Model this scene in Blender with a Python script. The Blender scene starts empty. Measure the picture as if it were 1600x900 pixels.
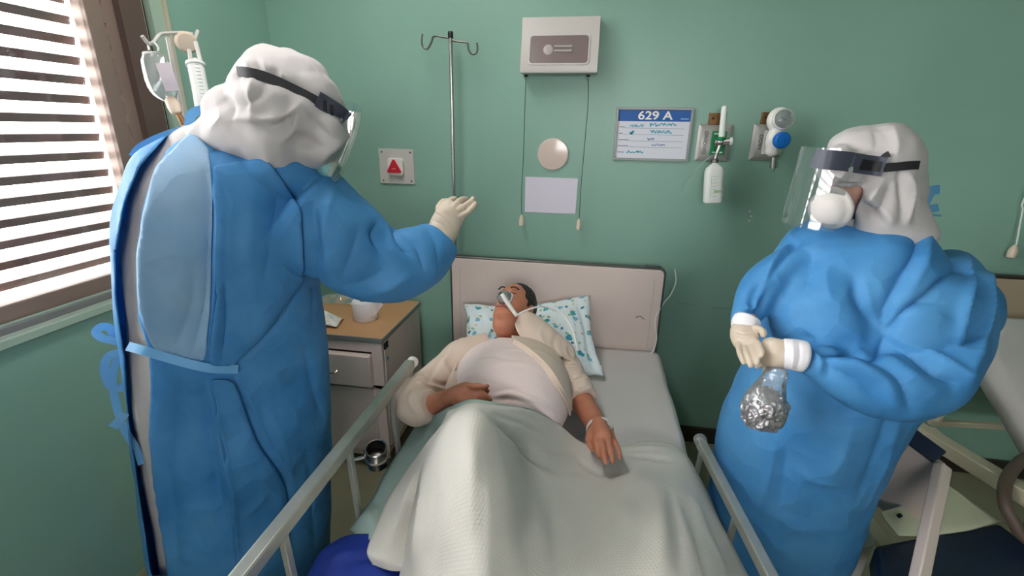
import bpy, bmesh, math, random
import numpy as np
from mathutils import Vector, Matrix, noise
from mathutils.bvhtree import BVHTree

# ---------------------------------------------------------------- camera
F_PX = 730.0
PITCH, YAW, ROLL = math.radians(18.8), math.radians(9.3), math.radians(-0.93)
CAM = np.array([0.0, -2.25, 1.57])
cy, sy, cp, sp, cr, sr = math.cos(YAW), math.sin(YAW), math.cos(PITCH), math.sin(PITCH), math.cos(ROLL), math.sin(ROLL)
_f = np.array([-sy*cp, cy*cp, -sp]); _r = np.array([cy, sy, 0.0]); _d = np.cross(_f, _r)
M = np.array([cr*_r + sr*_d, -sr*_r + cr*_d, _f])      # rows: right, down, forward
scene = bpy.context.scene
COL = scene.collection
cam_data = bpy.data.cameras.new('camera')
cam_data.sensor_width = 36.0
cam_data.lens = F_PX/1600*36.0
cam_data.clip_start = 0.02
cam = bpy.data.objects.new('camera', cam_data)
COL.objects.link(cam)
mw = Matrix.Identity(4)
for i in range(3):
    mw[i][0], mw[i][1], mw[i][2], mw[i][3] = M[0][i], -M[1][i], -M[2][i], CAM[i]
cam.matrix_world = mw
scene.camera = cam

# ---------------------------------------------------------------- sky, light, exposure
world = bpy.data.worlds.new('overcast_sky')
scene.world = world
world.use_nodes = True
_bg = world.node_tree.nodes['Background']
_bg.inputs['Color'].default_value = (1.0, 0.985, 0.975, 1)
_bg.inputs['Strength'].default_value = 6.5
_nt = world.node_tree; _tc = _nt.nodes.new('ShaderNodeTexCoord'); _sx = _nt.nodes.new('ShaderNodeSeparateXYZ'); _mr = _nt.nodes.new('ShaderNodeMapRange'); _mx = _nt.nodes.new('ShaderNodeMix'); _mx.data_type = 'RGBA'
_nt.links.new(_tc.outputs['Generated'], _sx.inputs[0]); _nt.links.new(_sx.outputs[2], _mr.inputs[0]); _mr.inputs[1].default_value = -0.12; _mr.inputs[2].default_value = 0.0
_nt.links.new(_mr.outputs[0], _mx.inputs[0]); _mx.inputs[6].default_value = (0.45, 0.43, 0.41, 1); _mx.inputs[7].default_value = (1.0, 0.985, 0.975, 1)
_nt.links.new(_mx.outputs[2], _bg.inputs['Color'])      # overcast sky over pale rooftops
scene.view_settings.view_transform = 'Standard'
scene.view_settings.look = 'None'
scene.view_settings.gamma = 1.0
scene.view_settings.use_curve_mapping = False
scene.view_settings.exposure = 1.42
scene.cycles.max_bounces = 8
scene.cycles.diffuse_bounces = 4
scene.cycles.transparent_max_bounces = 12
scene.cycles.caustics_reflective = False
scene.cycles.caustics_refractive = False
scene.cycles.use_denoising = True

WL, WR, WF, WC = -1.55, 4.6, -4.8, 2.75      # left wall, right wall, front wall (behind the camera), ceiling
def portal(name, loc, rot, sx, sy_):
    l = bpy.data.lights.new(name, 'AREA'); l.shape = 'RECTANGLE'; l.size = sx; l.size_y = sy_
    l.cycles.is_portal = True
    o = bpy.data.objects.new(name, l); COL.objects.link(o); o.location = loc; o.rotation_euler = rot
portal('window_portal', (WL-0.12, -2.15, 1.82), (0, -math.pi/2, 0), 1.56, 3.0)
portal('window_portal', (0.4, WF-0.02, 1.85), (math.pi/2, 0, math.pi), 1.6, 0.8)  # portal for the window added behind the camera

# ---------------------------------------------------------------- helpers
DK = 1.0
def T(u, v, d):
    return CAM + DK*d*(M.T @ np.array([(u-800)/F_PX, (v-450)/F_PX, 1.0]))
def ray(u, v):
    return M.T @ np.array([(u-800)/F_PX, (v-450)/F_PX, 1.0])
def onX(u, v, X): r = ray(u, v); return CAM + (X-CAM[0])/r[0]*r
def onY(u, v, Y): r = ray(u, v); return CAM + (Y-CAM[1])/r[1]*r
def onZ(u, v, Z): r = ray(u, v); return CAM + (Z-CAM[2])/r[2]*r
def project(V):
    q = (np.asarray(V)-CAM) @ M.T
    z = np.maximum(q[:, 2], 1e-3)
    return np.stack([800+F_PX*q[:, 0]/z, 450+F_PX*q[:, 1]/z], 1)
def pxscale(p, a):
    """metres along a that cover one picture pixel at p"""
    q = project(np.array([p, p+a*0.001])); return 0.001/max(1e-6, np.linalg.norm(q[1]-q[0]))
def nrm(v):
    v = np.asarray(v, float); return v/(np.linalg.norm(v)+1e-12)
def basis(z, up=(0, 0, 1)):
    z = nrm(z); up = np.asarray(up, float)
    if abs(z@nrm(up)) > 0.97: up = np.array([0, 1.0, 0.1])
    x = nrm(np.cross(up, z)); y = np.cross(z, x)
    return x, y, z
def catmull(P, n):
    """dense smooth curve through the rows of P (any dimension), n steps a span"""
    P = np.asarray(P, float)
    Q = np.vstack([2*P[0]-P[1], P, 2*P[-1]-P[-2]])
    out = []
    for i in range(len(P)-1):
        p0, p1, p2, p3 = Q[i:i+4]
        for k in range(n):
            t = k/n
            out.append(0.5*((2*p1)+(p2-p0)*t+(2*p0-5*p1+4*p2-p3)*t*t+(3*p1-p0-3*p2+p3)*t**3))
    out.append(P[-1])
    return np.array(out)

def mesh_obj(name, V, Fc, mat=None, parent=None, smooth=True, uv=None):
    me = bpy.data.meshes.new(name)
    me.from_pydata([tuple(map(float, v)) for v in V], [], [tuple(f) for f in Fc])
    if uv is not None:
        l = me.uv_layers.new(name='UVMap')
        vi = np.empty(len(me.loops), int); me.loops.foreach_get('vertex_index', vi)
        l.data.foreach_set('uv', np.asarray(uv, float)[vi].ravel())
    if smooth: me.polygons.foreach_set('use_smooth', [True]*len(me.polygons))
    me.update()
    if mat: me.materials.append(mat)
    o = bpy.data.objects.new(name, me); COL.objects.link(o)
    if parent is not None:
        o.parent = parent
        if parent.type == 'EMPTY':
            o.matrix_parent_inverse = Matrix.Translation(-parent.location)
    return o
def thing(name, loc, label, cat, group=None):
    o = bpy.data.objects.new(name, None); COL.objects.link(o)
    o.empty_display_size = 0.05
    o.location = tuple(map(float, loc)); o['label'] = label; o['category'] = cat
    if group: o['group'] = group
    return o
def tag(o, label, cat, group=None):
    o['label'] = label; o['category'] = cat
    if group: o['group'] = group
    return o
def struct(o): o['kind'] = 'structure'; return o

class MB:
    def __init__(s): s.V = []; s.F = []
    def add(s, V, Fc):
        n = len(s.V); s.V += [tuple(map(float, v)) for v in V]; s.F += [tuple(i+n for i in f) for f in Fc]; return s
    def box(s, c, size, R=None):
        c = np.asarray(c, float); h = np.asarray(size, float)/2
        R = np.eye(3) if R is None else np.asarray(R)
        V = [c + R@(h*np.array([i, j, k])) for i in (-1, 1) for j in (-1, 1) for k in (-1, 1)]
        return s.add(V, [(0,1,3,2),(4,6,7,5),(0,4,5,1),(2,3,7,6),(0,2,6,4),(1,5,7,3)])
    def bar(s, a, b, w, h, up=(0, 0, 1)):
        a = np.asarray(a, float); b = np.asarray(b, float)
        x, y, z = basis(b-a, up)
        return s.box((a+b)/2, (w, h, np.linalg.norm(b-a)), np.array([x, y, z]).T)
    def rings(s, R, cap=True, closed=False):
        n = len(R[0]); V = [p for r in R for p in r]; Fc = []
        for i in range(len(R)-1):
            for j in range(n):
                Fc.append((i*n+j, i*n+(j+1) % n, (i+1)*n+(j+1) % n, (i+1)*n+j))
        if closed:
            m = (len(R)-1)*n
            for j in range(n): Fc.append((m+j, m+(j+1) % n, (j+1) % n, j))
        elif cap:
            Fc.append(tuple(range(n-1, -1, -1))); Fc.append(tuple((len(R)-1)*n+j for j in range(n)))
        return s.add(V, Fc)
    def tube(s, P, r, n=12, sub=0, cap=True, closed=False):
        P = np.asarray(P, float)
        r = np.full(len(P), float(r)) if np.isscalar(r) else np.asarray(r, float)
        if sub:
            Q = catmull(np.column_stack([P, r]), sub); P, r = Q[:, :3], Q[:, 3]
        tg = np.gradient(P, axis=0)
        x, y, z = basis(tg[0]); R = []
        for i in range(len(P)):
            z = nrm(tg[i]); x = nrm(x - (x@z)*z); y = np.cross(z, x)
            R.append([P[i]+r[i]*(math.cos(a)*x+math.sin(a)*y) for a in np.arange(n)*2*math.pi/n])
        return s.rings(R, cap, closed)
    def cyl(s, a, b, r, n=20): return s.tube([a, b], r, n)
    def lathe(s, c, prof, axis=(0, 0, 1), n=28, up=(0, 1, 0)):
        x, y, z = basis(axis, up); c = np.asarray(c, float)
        R = [[c+h*z+max(r, 1e-4)*(math.cos(a)*x+math.sin(a)*y) for a in np.arange(n)*2*math.pi/n] for r, h in prof]
        return s.rings(R)
    def ell(s, c, rad, R=None, n=20, m=12):
        c = np.asarray(c, float); rad = np.asarray(rad, float); R = np.eye(3) if R is None else np.asarray(R)
        rg = []
        for i in range(m+1):
            t = math.pi*min(max(i/m, 0.004), 0.996)
            rg.append([c+R@(rad*np.array([math.sin(t)*math.cos(a), math.sin(t)*math.sin(a), -math.cos(t)])) for a in np.arange(n)*2*math.pi/n])
        return s.rings(rg)
    def sheet(s, pts2d, origin, ex, ey, th):
        """extruded outline: 2-D outline in the ex, ey plane, th thick along ex x ey"""
        ex = np.asarray(ex, float); ey = np.asarray(ey, float); nz = nrm(np.cross(ex, ey)); o = np.asarray(origin, float)
        A = [o+p[0]*ex+p[1]*ey for p in pts2d]; B = [a+th*nz for a in A]
        return s.rings([A, B])
    # pixel-guided pieces: real 3-D volumes whose distance d is given in metres
    def blob(s, u, v, d, ru, rv, rd, rot=0.0, n=24, m=14):
        c = T(u, v, d); vd = nrm(ray(u, v)); x = nrm(M[0]-(M[0]@vd)*vd); y = -np.cross(x, vd)*-1
        y = nrm(np.cross(vd, x))
        a = math.radians(rot); x2 = math.cos(a)*x+math.sin(a)*y; y2 = -math.sin(a)*x+math.cos(a)*y
        return s.ell(c, (ru*pxscale(c, x2), rv*pxscale(c, y2), rd), np.array([x2, y2, vd]).T, n, m)
    def ptube(s, st, n=28, sub=4, power=1.0, capk=0.5, level=False):
        st = np.asarray(st, float); Q = catmull(st, sub)
        P = np.array([T(q[0], q[1], q[2]) for q in Q]); tg = np.gradient(P, axis=0); R = []
        def ring(p, q, t, k, off):
            vd = nrm(ray(q[0], q[1])); t = nrm(t); a = nrm(np.cross(t, vd)); b = nrm(np.cross(a, t))
            if level: a = nrm(np.cross(vd, (0, 0, 1))); b = np.cross((0, 0, 1), a)
            ra, rb = q[3]*pxscale(p, a)*k, q[4]*k
            o = []
            for g in np.arange(n)*2*math.pi/n:
                c_, s_ = math.cos(g), math.sin(g)
                o.append(p+off*t+ra*np.sign(c_)*abs(c_)**power*a+rb*np.sign(s_)*abs(s_)**power*b)
            return o
        if level:      # keep both outlines of a wide body on their sight lines
            for i, q in enumerate(Q):
                l_, r_ = nrm(ray(q[0]-q[3], q[1])), nrm(ray(q[0]+q[3], q[1])); c_ = nrm(l_+r_)
                D_ = DK*q[2]/(M[2]@c_); P[i] = CAM+c_*D_
                Q[i, 3] = D_*math.sin(0.5*math.acos(min(1, float(l_@r_))))/pxscale(P[i], nrm(np.cross(nrm(P[i]-CAM), (0, 0, 1))))
            tg = np.gradient(P, axis=0)
        for k in (0.25, 0.6, 0.87):
            R.append(ring(P[0], Q[0], tg[0], k, -math.sqrt(1-k*k)*capk*min(Q[0][3]*Q[0][2]/F_PX, Q[0][4])))
        for i in range(len(P)): R.append(ring(P[i], Q[i], tg[i], 1, 0))
        for k in (0.87, 0.6, 0.25):
            R.append(ring(P[-1], Q[-1], tg[-1], k, math.sqrt(1-k*k)*capk*min(Q[-1][3]*Q[-1][2]/F_PX, Q[-1][4])))
        return s.rings(R)
    def build(s, name, mat=None, parent=None, smooth=False, bevel=0.0, seg=2):
        o = mesh_obj(name, s.V, s.F, mat, parent, smooth)
        if bevel:
            m = o.modifiers.new('bevel', 'BEVEL'); m.width = bevel; m.segments = seg; m.limit_method = 'ANGLE'; m.angle_limit = math.radians(40)
            m.harden_normals = False
        if smooth or bevel:
            o.data.polygons.foreach_set('use_smooth', [True]*len(o.data.polygons))
            try: o.data.set_sharp_from_angle(angle=math.radians(38))
            except Exception: pass
        return o
    def fuse(s, voxel, smooth_it=6, fac=0.5):
        """union of the collected closed volumes as one skin: returns (V, F) arrays"""
        o = mesh_obj('tmp', s.V, s.F)
        r = o.modifiers.new('r', 'REMESH'); r.mode = 'VOXEL'; r.voxel_size = voxel
        if smooth_it:
            sm = o.modifiers.new('s', 'SMOOTH'); sm.iterations = smooth_it; sm.factor = fac
        dg = bpy.context.evaluated_depsgraph_get(); dg.update()
        me = bpy.data.meshes.new_from_object(o.evaluated_get(dg))
        V = np.empty(len(me.vertices)*3); me.vertices.foreach_get('co', V); V = V.reshape(-1, 3)
        Fc = [tuple(p.vertices) for p in me.polygons]
        bpy.data.objects.remove(o); bpy.data.meshes.remove(me)
        return V, Fc

def normals(V, Fc):
    me = bpy.data.meshes.new('t'); me.from_pydata(V.tolist(), [], Fc); me.update()
    N = np.empty(len(V)*3); me.vertices.foreach_get('normal', N); bpy.data.meshes.remove(me)
    return N.reshape(-1, 3)
def bvh(V, Fc): return BVHTree.FromPolygons(V.tolist(), Fc)
def cast(tree, u, v):
    r = ray(u, v); h = tree.ray_cast(Vector(CAM), Vector(nrm(r)))
    return None if h[0] is None else np.array(h[0])
def creases(V, Fc, lines, tree=None):
    """press folds (valleys) and ridges into a surface along curves drawn over it; lines: (pixels, width m, depth m[, sharp])"""
    N = normals(V, Fc); tree = tree or bvh(V, Fc); D = np.zeros(len(V))
    for L in lines:
        px, w, amp = L[:3]; sharp = L[3] if len(L) > 3 else 0
        q = catmull(np.array(px, float), 6) if len(px) > 2 else np.linspace(px[0], px[1], 10)
        pts = []
        m = len(q)
        for i, (a, b) in enumerate(q):
            c = cast(tree, a, b)
            if c is not None: pts.append((c, math.sin(math.pi*min(1, max(0, (i+0.6)/(m+0.2))))**0.5))
        if len(pts) < 2: continue
        P = np.array([p for p, _ in pts]); K = np.array([k for _, k in pts])
        lo, hi = P.min(0)-4*w, P.max(0)+4*w
        idx = np.where(((V > lo) & (V < hi)).all(1))[0]
        if not len(idx): continue
        X = V[idx]; best = np.full(len(idx), 1e9); kk = np.zeros(len(idx))
        for a, b, ka, kb in zip(P[:-1], P[1:], K[:-1], K[1:]):
            ab = b-a
            if np.linalg.norm(ab) > 0.15: continue
            t = np.clip(((X-a)@ab)/(ab@ab+1e-12), 0, 1); dd = np.linalg.norm(X-(a+t[:, None]*ab), axis=1)
            up = dd < best; best[up] = dd[up]; kk[up] = (ka+(kb-ka)*t)[up]
        pr = np.exp(-best/w) if sharp else np.exp(-(best/w)**2)
        D[idx] += amp*pr*kk
    return V + N*D[:, None]
def wrinkle(V, Fc, amp, scale, stretch=(1, 1, 1), seed=0.0):
    N = normals(V, Fc); s = np.array(stretch)*scale
    D = np.array([noise.noise(Vector((p*s+seed).tolist())) for p in V])
    D = np.sign(D)*np.abs(D)**0.8
    return V + N*(amp*D)[:, None]
def in_poly(P, poly):
    x, y = P[:, 0], P[:, 1]; ins = np.zeros(len(P), bool); n = len(poly)
    for i in range(n):
        x1, y1 = poly[i]; x2, y2 = poly[(i+1) % n]
        c = ((y1 > y) != (y2 > y)) & (x < (x2-x1)*(y-y1)/((y2-y1) + 1e-9)+x1); ins ^= c
    return ins
def face_sel(V, Fc, poly, facing=True):
    N = normals(V, Fc); C = np.array([V[list(f)].mean(0) for f in Fc]); Nf = np.array([N[list(f)].mean(0) for f in Fc])
    s = in_poly(project(C), poly)
    if facing: s &= ((C-CAM)*Nf).sum(1) < 0.02
    return s
def sub_mesh(V, Fc, sel):
    used = sorted({i for f, k in zip(Fc, sel) if k for i in f}); mp = {a: b for b, a in enumerate(used)}
    return V[used], [tuple(mp[i] for i in f) for f, k in zip(Fc, sel) if k]
def snap_border(V, Fc, poly_soft=3):
    """smooth the ragged edge of a cut-out cloth piece"""
    from collections import Counter, defaultdict
    ec = Counter(); 
    for f in Fc:
        for i in range(len(f)):
            a, b = f[i], f[(i+1) % len(f)]; ec[(min(a, b), max(a, b))] += 1
    nb = defaultdict(list)
    for (a, b), c in ec.items():
        if c == 1: nb[a].append(b); nb[b].append(a)
    V = V.copy()
    for _ in range(poly_soft*4):
        W = V.copy()
        for a, l in nb.items():
            if len(l) == 2: W[a] = 0.5*V[a]+0.25*(V[l[0]]+V[l[1]])
        V = W
    return V
def patch(name, V, Fc, poly, off, mat, parent, th=0.002, facing=True):
    s = face_sel(V, Fc, poly, facing); N = normals(V, Fc)
    used = sorted({i for f, k in zip(Fc, s) if k for i in f})
    V2, F2 = sub_mesh(V + N*off, Fc, s)
    if not F2: return None
    V2 = snap_border(V2, F2)
    o = mesh_obj(name, V2, F2, mat, parent)
    m = o.modifiers.new('t', 'SOLIDIFY'); m.thickness = th; m.offset = -1
    return o
def ribbon(mb, pts, w, th=0.0015, twist=None, sub=5, up=None):
    """flat tape through world points"""
    P = catmull(np.asarray(pts, float), sub); tg = np.gradient(P, axis=0); R = []
    for i, p in enumerate(P):
        t = nrm(tg[i]); vd = nrm(p-CAM); a = nrm(np.cross(t, vd if up is None else up)); ph = 0 if twist is None else twist*i/len(P)
        b = nrm(np.cross(a, t)); a2 = math.cos(ph)*a+math.sin(ph)*b; b2 = np.cross(t, a2)
        R.append([p+w/2*a2+th/2*b2, p-w/2*a2+th/2*b2, p-w/2*a2-th/2*b2, p+w/2*a2-th/2*b2])
    mb.rings(R)
def grid_surface(rows, nu, nv):
    """smooth surface through a table of 3-D control points"""
    A = [catmull(np.array(r), nu) for r in rows]; A = np.array(A)
    G = np.array([catmull(A[:, j], nv) for j in range(A.shape[1])]).transpose(1, 0, 2)
    h, w = G.shape[:2]
    V = G.reshape(-1, 3); Fc = [(i*w+j, (i+1)*w+j, (i+1)*w+j+1, i*w+j+1) for i in range(h-1) for j in range(w-1)]
    L = np.zeros((h, w, 2)); L[1:, :, 1] = np.cumsum(np.linalg.norm(np.diff(G, axis=0), axis=2), 0); L[:, 1:, 0] = np.cumsum(np.linalg.norm(np.diff(G, axis=1), axis=2), 1)
    L[:, :, 0] = L[:, :, 0]-L[:, :, 0].mean(1, keepdims=True)
    return V, Fc, L.reshape(-1, 2)

# ---------------------------------------------------------------- materials
def srgb(r, g, b):
    f = lambda c: (c/255/12.92 if c/255 <= 0.04045 else ((c/255+0.055)/1.055)**2.4)
    return (f(r), f(g), f(b), 1.0)
def mat(name, col, rough=0.5, metal=0.0, spec=0.5, bump=None, vary=0.0, vscale=4.0, trans=0.0, sss=0.0, coat=0.0, col2=None, weave=None, alpha=1.0, emit=None, crumple=None):
    m = bpy.data.materials.new(name); m.use_nodes = True; nt = m.node_tree; N = nt.nodes; L = nt.links
    b = N['Principled BSDF']; out = N['Material Output']
    b.inputs['Base Color'].default_value = col; b.inputs['Roughness'].default_value = rough; b.inputs['Metallic'].default_value = metal
    b.inputs['Specular IOR Level'].default_value = spec; b.inputs['Coat Weight'].default_value = coat; b.inputs['Coat Roughness'].default_value = 0.15
    if sss: b.inputs['Subsurface Weight'].default_value = sss; b.inputs['Subsurface Radius'].default_value = (0.012, 0.004, 0.002); b.inputs['Subsurface Scale'].default_value = 1.0
    tc = N.new('ShaderNodeTexCoord')
    if vary or col2:
        nz = N.new('ShaderNodeTexNoise'); nz.inputs['Scale'].default_value = vscale; nz.inputs['Detail'].default_value = 5; L.new(tc.outputs['Object'], nz.inputs['Vector'])
        mx = N.new('ShaderNodeMix'); mx.data_type = 'RGBA'
        c2 = col2 or tuple(c*(1-vary) for c in col[:3])+(1,)
        mx.inputs[6].default_value = col; mx.inputs[7].default_value = c2
        mr = N.new('ShaderNodeMapRange'); mr.inputs[1].default_value = 0.35; mr.inputs[2].default_value = 0.68; L.new(nz.outputs['Fac'], mr.inputs[0]); L.new(mr.outputs[0], mx.inputs[0])
        L.new(mx.outputs[2], b.inputs['Base Color'])
    if bump:
        nz2 = N.new('ShaderNodeTexNoise'); nz2.inputs['Scale'].default_value = bump[0]; nz2.inputs['Detail'].default_value = 4; L.new(tc.outputs['Object'], nz2.inputs['Vector'])
        bp = N.new('ShaderNodeBump'); bp.inputs['Strength'].default_value = bump[1]; bp.inputs['Distance'].default_value = bump[2]
        L.new(nz2.outputs['Fac'], bp.inputs['Height']); L.new(bp.outputs[0], b.inputs['Normal'])
    if crumple:
        vz = N.new('ShaderNodeTexNoise'); vz.inputs['Scale'].default_value = crumple[0]*0.7; L.new(tc.outputs['Object'], vz.inputs['Vector'])
        va = N.new('ShaderNodeVectorMath'); va.operation = 'MULTIPLY_ADD'; va.inputs[1].default_value = (0.12, 0.12, 0.12); L.new(vz.outputs['Color'], va.inputs[0]); L.new(tc.outputs['Object'], va.inputs[2])
        vo = N.new('ShaderNodeTexVoronoi'); vo.feature = 'F1'; vo.distance = 'MINKOWSKI'; vo.inputs['Exponent'].default_value = 1.3; vo.inputs['Scale'].default_value = crumple[0]; L.new(va.outputs[0], vo.inputs['Vector'])
        cb = N.new('ShaderNodeBump'); cb.inputs['Strength'].default_value = crumple[2]; cb.inputs['Distance'].default_value = crumple[1]; L.new(vo.outputs['Distance'], cb.inputs['Height'])
        if b.inputs['Normal'].links: L.new(b.inputs['Normal'].links[0].from_socket, cb.inputs['Normal'])
        L.new(cb.outputs[0], b.inputs['Normal'])
    if trans:
        t = N.new('ShaderNodeBsdfTranslucent'); ms = N.new('ShaderNodeMixShader'); ms.inputs[0].default_value = trans
        src = b.inputs['Base Color'].links[0].from_socket if b.inputs['Base Color'].links else None
        if src: L.new(src, t.inputs['Color'])
        else: t.inputs['Color'].default_value = col
        L.new(b.outputs[0], ms.inputs[1]); L.new(t.outputs[0], ms.inputs[2]); L.new(ms.outputs[0], out.inputs[0])
    if emit: b.inputs['Emission Color'].default_value = emit[0]; b.inputs['Emission Strength'].default_value = emit[1]
    return m
def clear(name, tint=(1, 1, 1, 1), gloss=0.10, rough=0.03, haze=0.0, hazecol=(0.9, 0.95, 1, 1)):
    """thin clear sheet: see-through with a fresnel gloss"""
    m = bpy.data.materials.new(name); m.use_nodes = True; nt = m.node_tree; N = nt.nodes; L = nt.links
    N.remove(N['Principled BSDF']); out = N['Material Output']
    tr = N.new('ShaderNodeBsdfTransparent'); tr.inputs[0].default_value = tint
    gl = N.new('ShaderNodeBsdfGlossy'); gl.inputs['Roughness'].default_value = rough
    fr = N.new('ShaderNodeFresnel'); fr.inputs[0].default_value = 1.45
    ad = N.new('ShaderNodeMath'); ad.operation = 'ADD'; ad.use_clamp = True; ad.inputs[1].default_value = gloss; L.new(fr.outputs[0], ad.inputs[0])
    geo = N.new('ShaderNodeNewGeometry')
    ms = N.new('ShaderNodeMixShader'); L.new(ad.outputs[0], ms.inputs[0]); L.new(tr.outputs[0], ms.inputs[1]); L.new(gl.outputs[0], ms.inputs[2])
    last = ms
    if haze:
        df = N.new('ShaderNodeBsdfDiffuse'); df.inputs[0].default_value = hazecol
        m2 = N.new('ShaderNodeMixShader'); m2.inputs[0].default_value = haze; L.new(ms.outputs[0], m2.inputs[1]); L.new(df.outputs[0], m2.inputs[2]); last = m2
    L.new(last.outputs[0], out.inputs[0])
    return m
m_wall = mat('green_wall_paint', srgb(143, 182, 166), 0.35, spec=0.4, vary=0.10, vscale=1.6, bump=(60, 0.12, 0.002))
m_ceil = mat('ceiling_paint', srgb(225, 226, 220), 0.8)
m_floor = mat('vinyl_floor', srgb(150, 146, 120), 0.35, vary=0.12, vscale=9, bump=(30, 0.05, 0.001))
m_base = mat('dark_skirting', srgb(52, 42, 38), 0.4)
m_alu = mat('bronze_aluminium', srgb(150, 128, 118), 0.4, 0.25, vary=0.1, vscale=6)
m_slat = mat('brown_louvre', srgb(118, 92, 92), 0.55, 0.1, vary=0.22, vscale=14)
m_brown = mat('dark_window_jamb', srgb(96, 78, 72), 0.5)
m_grey = mat('grey_sill_metal', srgb(140, 142, 140), 0.4, 0.3)
m_palegreen = mat('pale_green_reveal', srgb(168, 190, 172), 0.6)
m_steel = mat('stainless_steel', srgb(190, 186, 182), 0.25, 1.0, bump=(220, 0.03, 0.0005))
m_dsteel = mat('worn_dark_steel', srgb(120, 116, 112), 0.35, 0.9)
m_rail = mat('satin_rail_paint', srgb(176, 178, 170), 0.3, 0.45, vary=0.15, vscale=12)
m_cream = mat('cream_enamel', srgb(226, 207, 199), 0.35, vary=0.05, vscale=5, bump=(90, 0.06, 0.001))
m_cream2 = mat('old_cream_paint', srgb(206, 196, 172), 0.4, vary=0.12, vscale=9)
m_white = mat('white_plastic', srgb(235, 232, 226), 0.35)
m_offw = mat('off_white_metal', srgb(204, 198, 193), 0.35)
m_black = mat('black_plastic', srgb(28, 28, 32), 0.4)
m_dark = mat('dark_parts_gap_shade', srgb(22, 20, 20), 0.7)  # near-black for seals, screws and bolts; also painted shade in gaps
m_red = mat('red_plastic', srgb(205, 30, 50), 0.35)
m_blue = mat('blue_plastic', srgb(20, 110, 200), 0.35)
m_green = mat('green_label', srgb(20, 130, 80), 0.5)
m_brass = mat('brown_bracket', srgb(140, 100, 60), 0.5, 0.3, vary=0.3, vscale=40)
m_paper = mat('white_paper', srgb(226, 218, 232), 0.7)
m_board = mat('signboard_white', srgb(225, 226, 236), 0.5)
m_signblue = mat('signboard_blue', srgb(18, 92, 170), 0.5)
m_ink = mat('black_ink', srgb(40, 44, 60), 0.6)
m_teal = mat('teal_marker_ink', srgb(60, 175, 200), 0.6)
m_inkblue = mat('blue_pen_ink', srgb(60, 90, 170), 0.6)
m_disc = mat('pale_pink_plastic', srgb(222, 200, 190), 0.15, coat=0.4)
m_mirror = mat('frosted_lamp_cover', srgb(190, 180, 176), 0.3)
m_wood = mat('orange_laminate', srgb(206, 156, 112), 0.4, vary=0.06, vscale=10)
m_paperroll = mat('toilet_tissue', srgb(240, 236, 240), 0.9, bump=(300, 0.2, 0.001))
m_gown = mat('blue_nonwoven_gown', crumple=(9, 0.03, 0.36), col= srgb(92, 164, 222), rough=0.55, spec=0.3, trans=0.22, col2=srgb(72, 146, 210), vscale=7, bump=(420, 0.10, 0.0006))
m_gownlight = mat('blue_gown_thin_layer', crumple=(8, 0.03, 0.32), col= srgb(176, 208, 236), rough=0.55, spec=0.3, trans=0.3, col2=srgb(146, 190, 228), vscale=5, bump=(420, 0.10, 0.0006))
m_tie = mat('blue_gown_tape', srgb(120, 188, 238), 0.5, trans=0.2)
m_hood = mat('white_coverall', crumple=(12, 0.012, 0.12), col= srgb(208, 202, 202), rough=0.6, spec=0.35, trans=0.12, vary=0.05, vscale=12, bump=(380, 0.12, 0.0006))
m_glove = mat('latex_glove', srgb(206, 190, 172), 0.42, spec=0.45, sss=0.15, bump=(120, 0.12, 0.001))
m_cuff = mat('knit_cuff', srgb(236, 232, 238), 0.8, bump=(400, 0.3, 0.001))
m_strap = mat('black_elastic', srgb(26, 24, 30), 0.6)
m_band = mat('slate_headband', srgb(74, 76, 92), 0.45)
m_shield = clear('clear_visor', (0.97, 0.985, 0.98, 1), 0.15, 0.05, 0.04)
m_glass = clear('window_glass', (0.97, 0.98, 0.98, 1), 0.01, 0.02)
m_mask = mat('respirator_white', srgb(214, 208, 204), 0.7, bump=(200, 0.1, 0.001))
m_skin = mat('warm_skin', srgb(196, 128, 100), 0.45, spec=0.4, sss=0.12, vary=0.12, vscale=22, bump=(140, 0.15, 0.001))
m_skin2 = mat('light_skin', srgb(206, 158, 140), 0.5, sss=0.12)
m_hair = mat('short_dark_hair', srgb(38, 34, 34), 0.6, bump=(160, 0.8, 0.004))
m_tee = mat('pale_pink_tshirt', srgb(238, 218, 215), 0.8, bump=(600, 0.15, 0.0006))
m_pyj = mat('cream_pyjama', srgb(228, 206, 190), 0.75, bump=(500, 0.12, 0.0006), trans=0.05)
m_linen = mat('white_bed_linen', srgb(208, 202, 200), 0.8, bump=(420, 0.1, 0.0006), vary=0.03)
m_green_sheet = mat('pale_green_sheet', srgb(158, 178, 170), 0.8, bump=(420, 0.12, 0.0006))
m_navy = mat('navy_vinyl', srgb(20, 48, 120), 0.35)
m_navyr = mat('dark_navy_vinyl', srgb(24, 40, 66), 0.4)
m_tape = mat('white_wristband', srgb(238, 236, 236), 0.35)
m_clear = clear('clear_plastic', (0.93, 0.96, 0.96, 1), 0.10, 0.12, 0.16, (0.9, 0.93, 0.94, 1))
m_fluid = clear('clear_fluid_bag', (0.80, 0.86, 0.86, 1), 0.10, 0.08, 0.25, (0.85, 0.9, 0.9, 1))
m_milky = mat('milky_plastic', srgb(242, 244, 240), 0.3, trans=0.08)
m_foil = mat('crumpled_foil', srgb(200, 194, 200), 0.28, 0.85, bump=(70, 0.9, 0.006), vary=0.4, vscale=60)
m_beige = mat('beige_plastic', srgb(226, 206, 186), 0.5)
m_sheetcream = mat('cream_fitted_sheet', srgb(216, 216, 190), 0.8)

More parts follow.
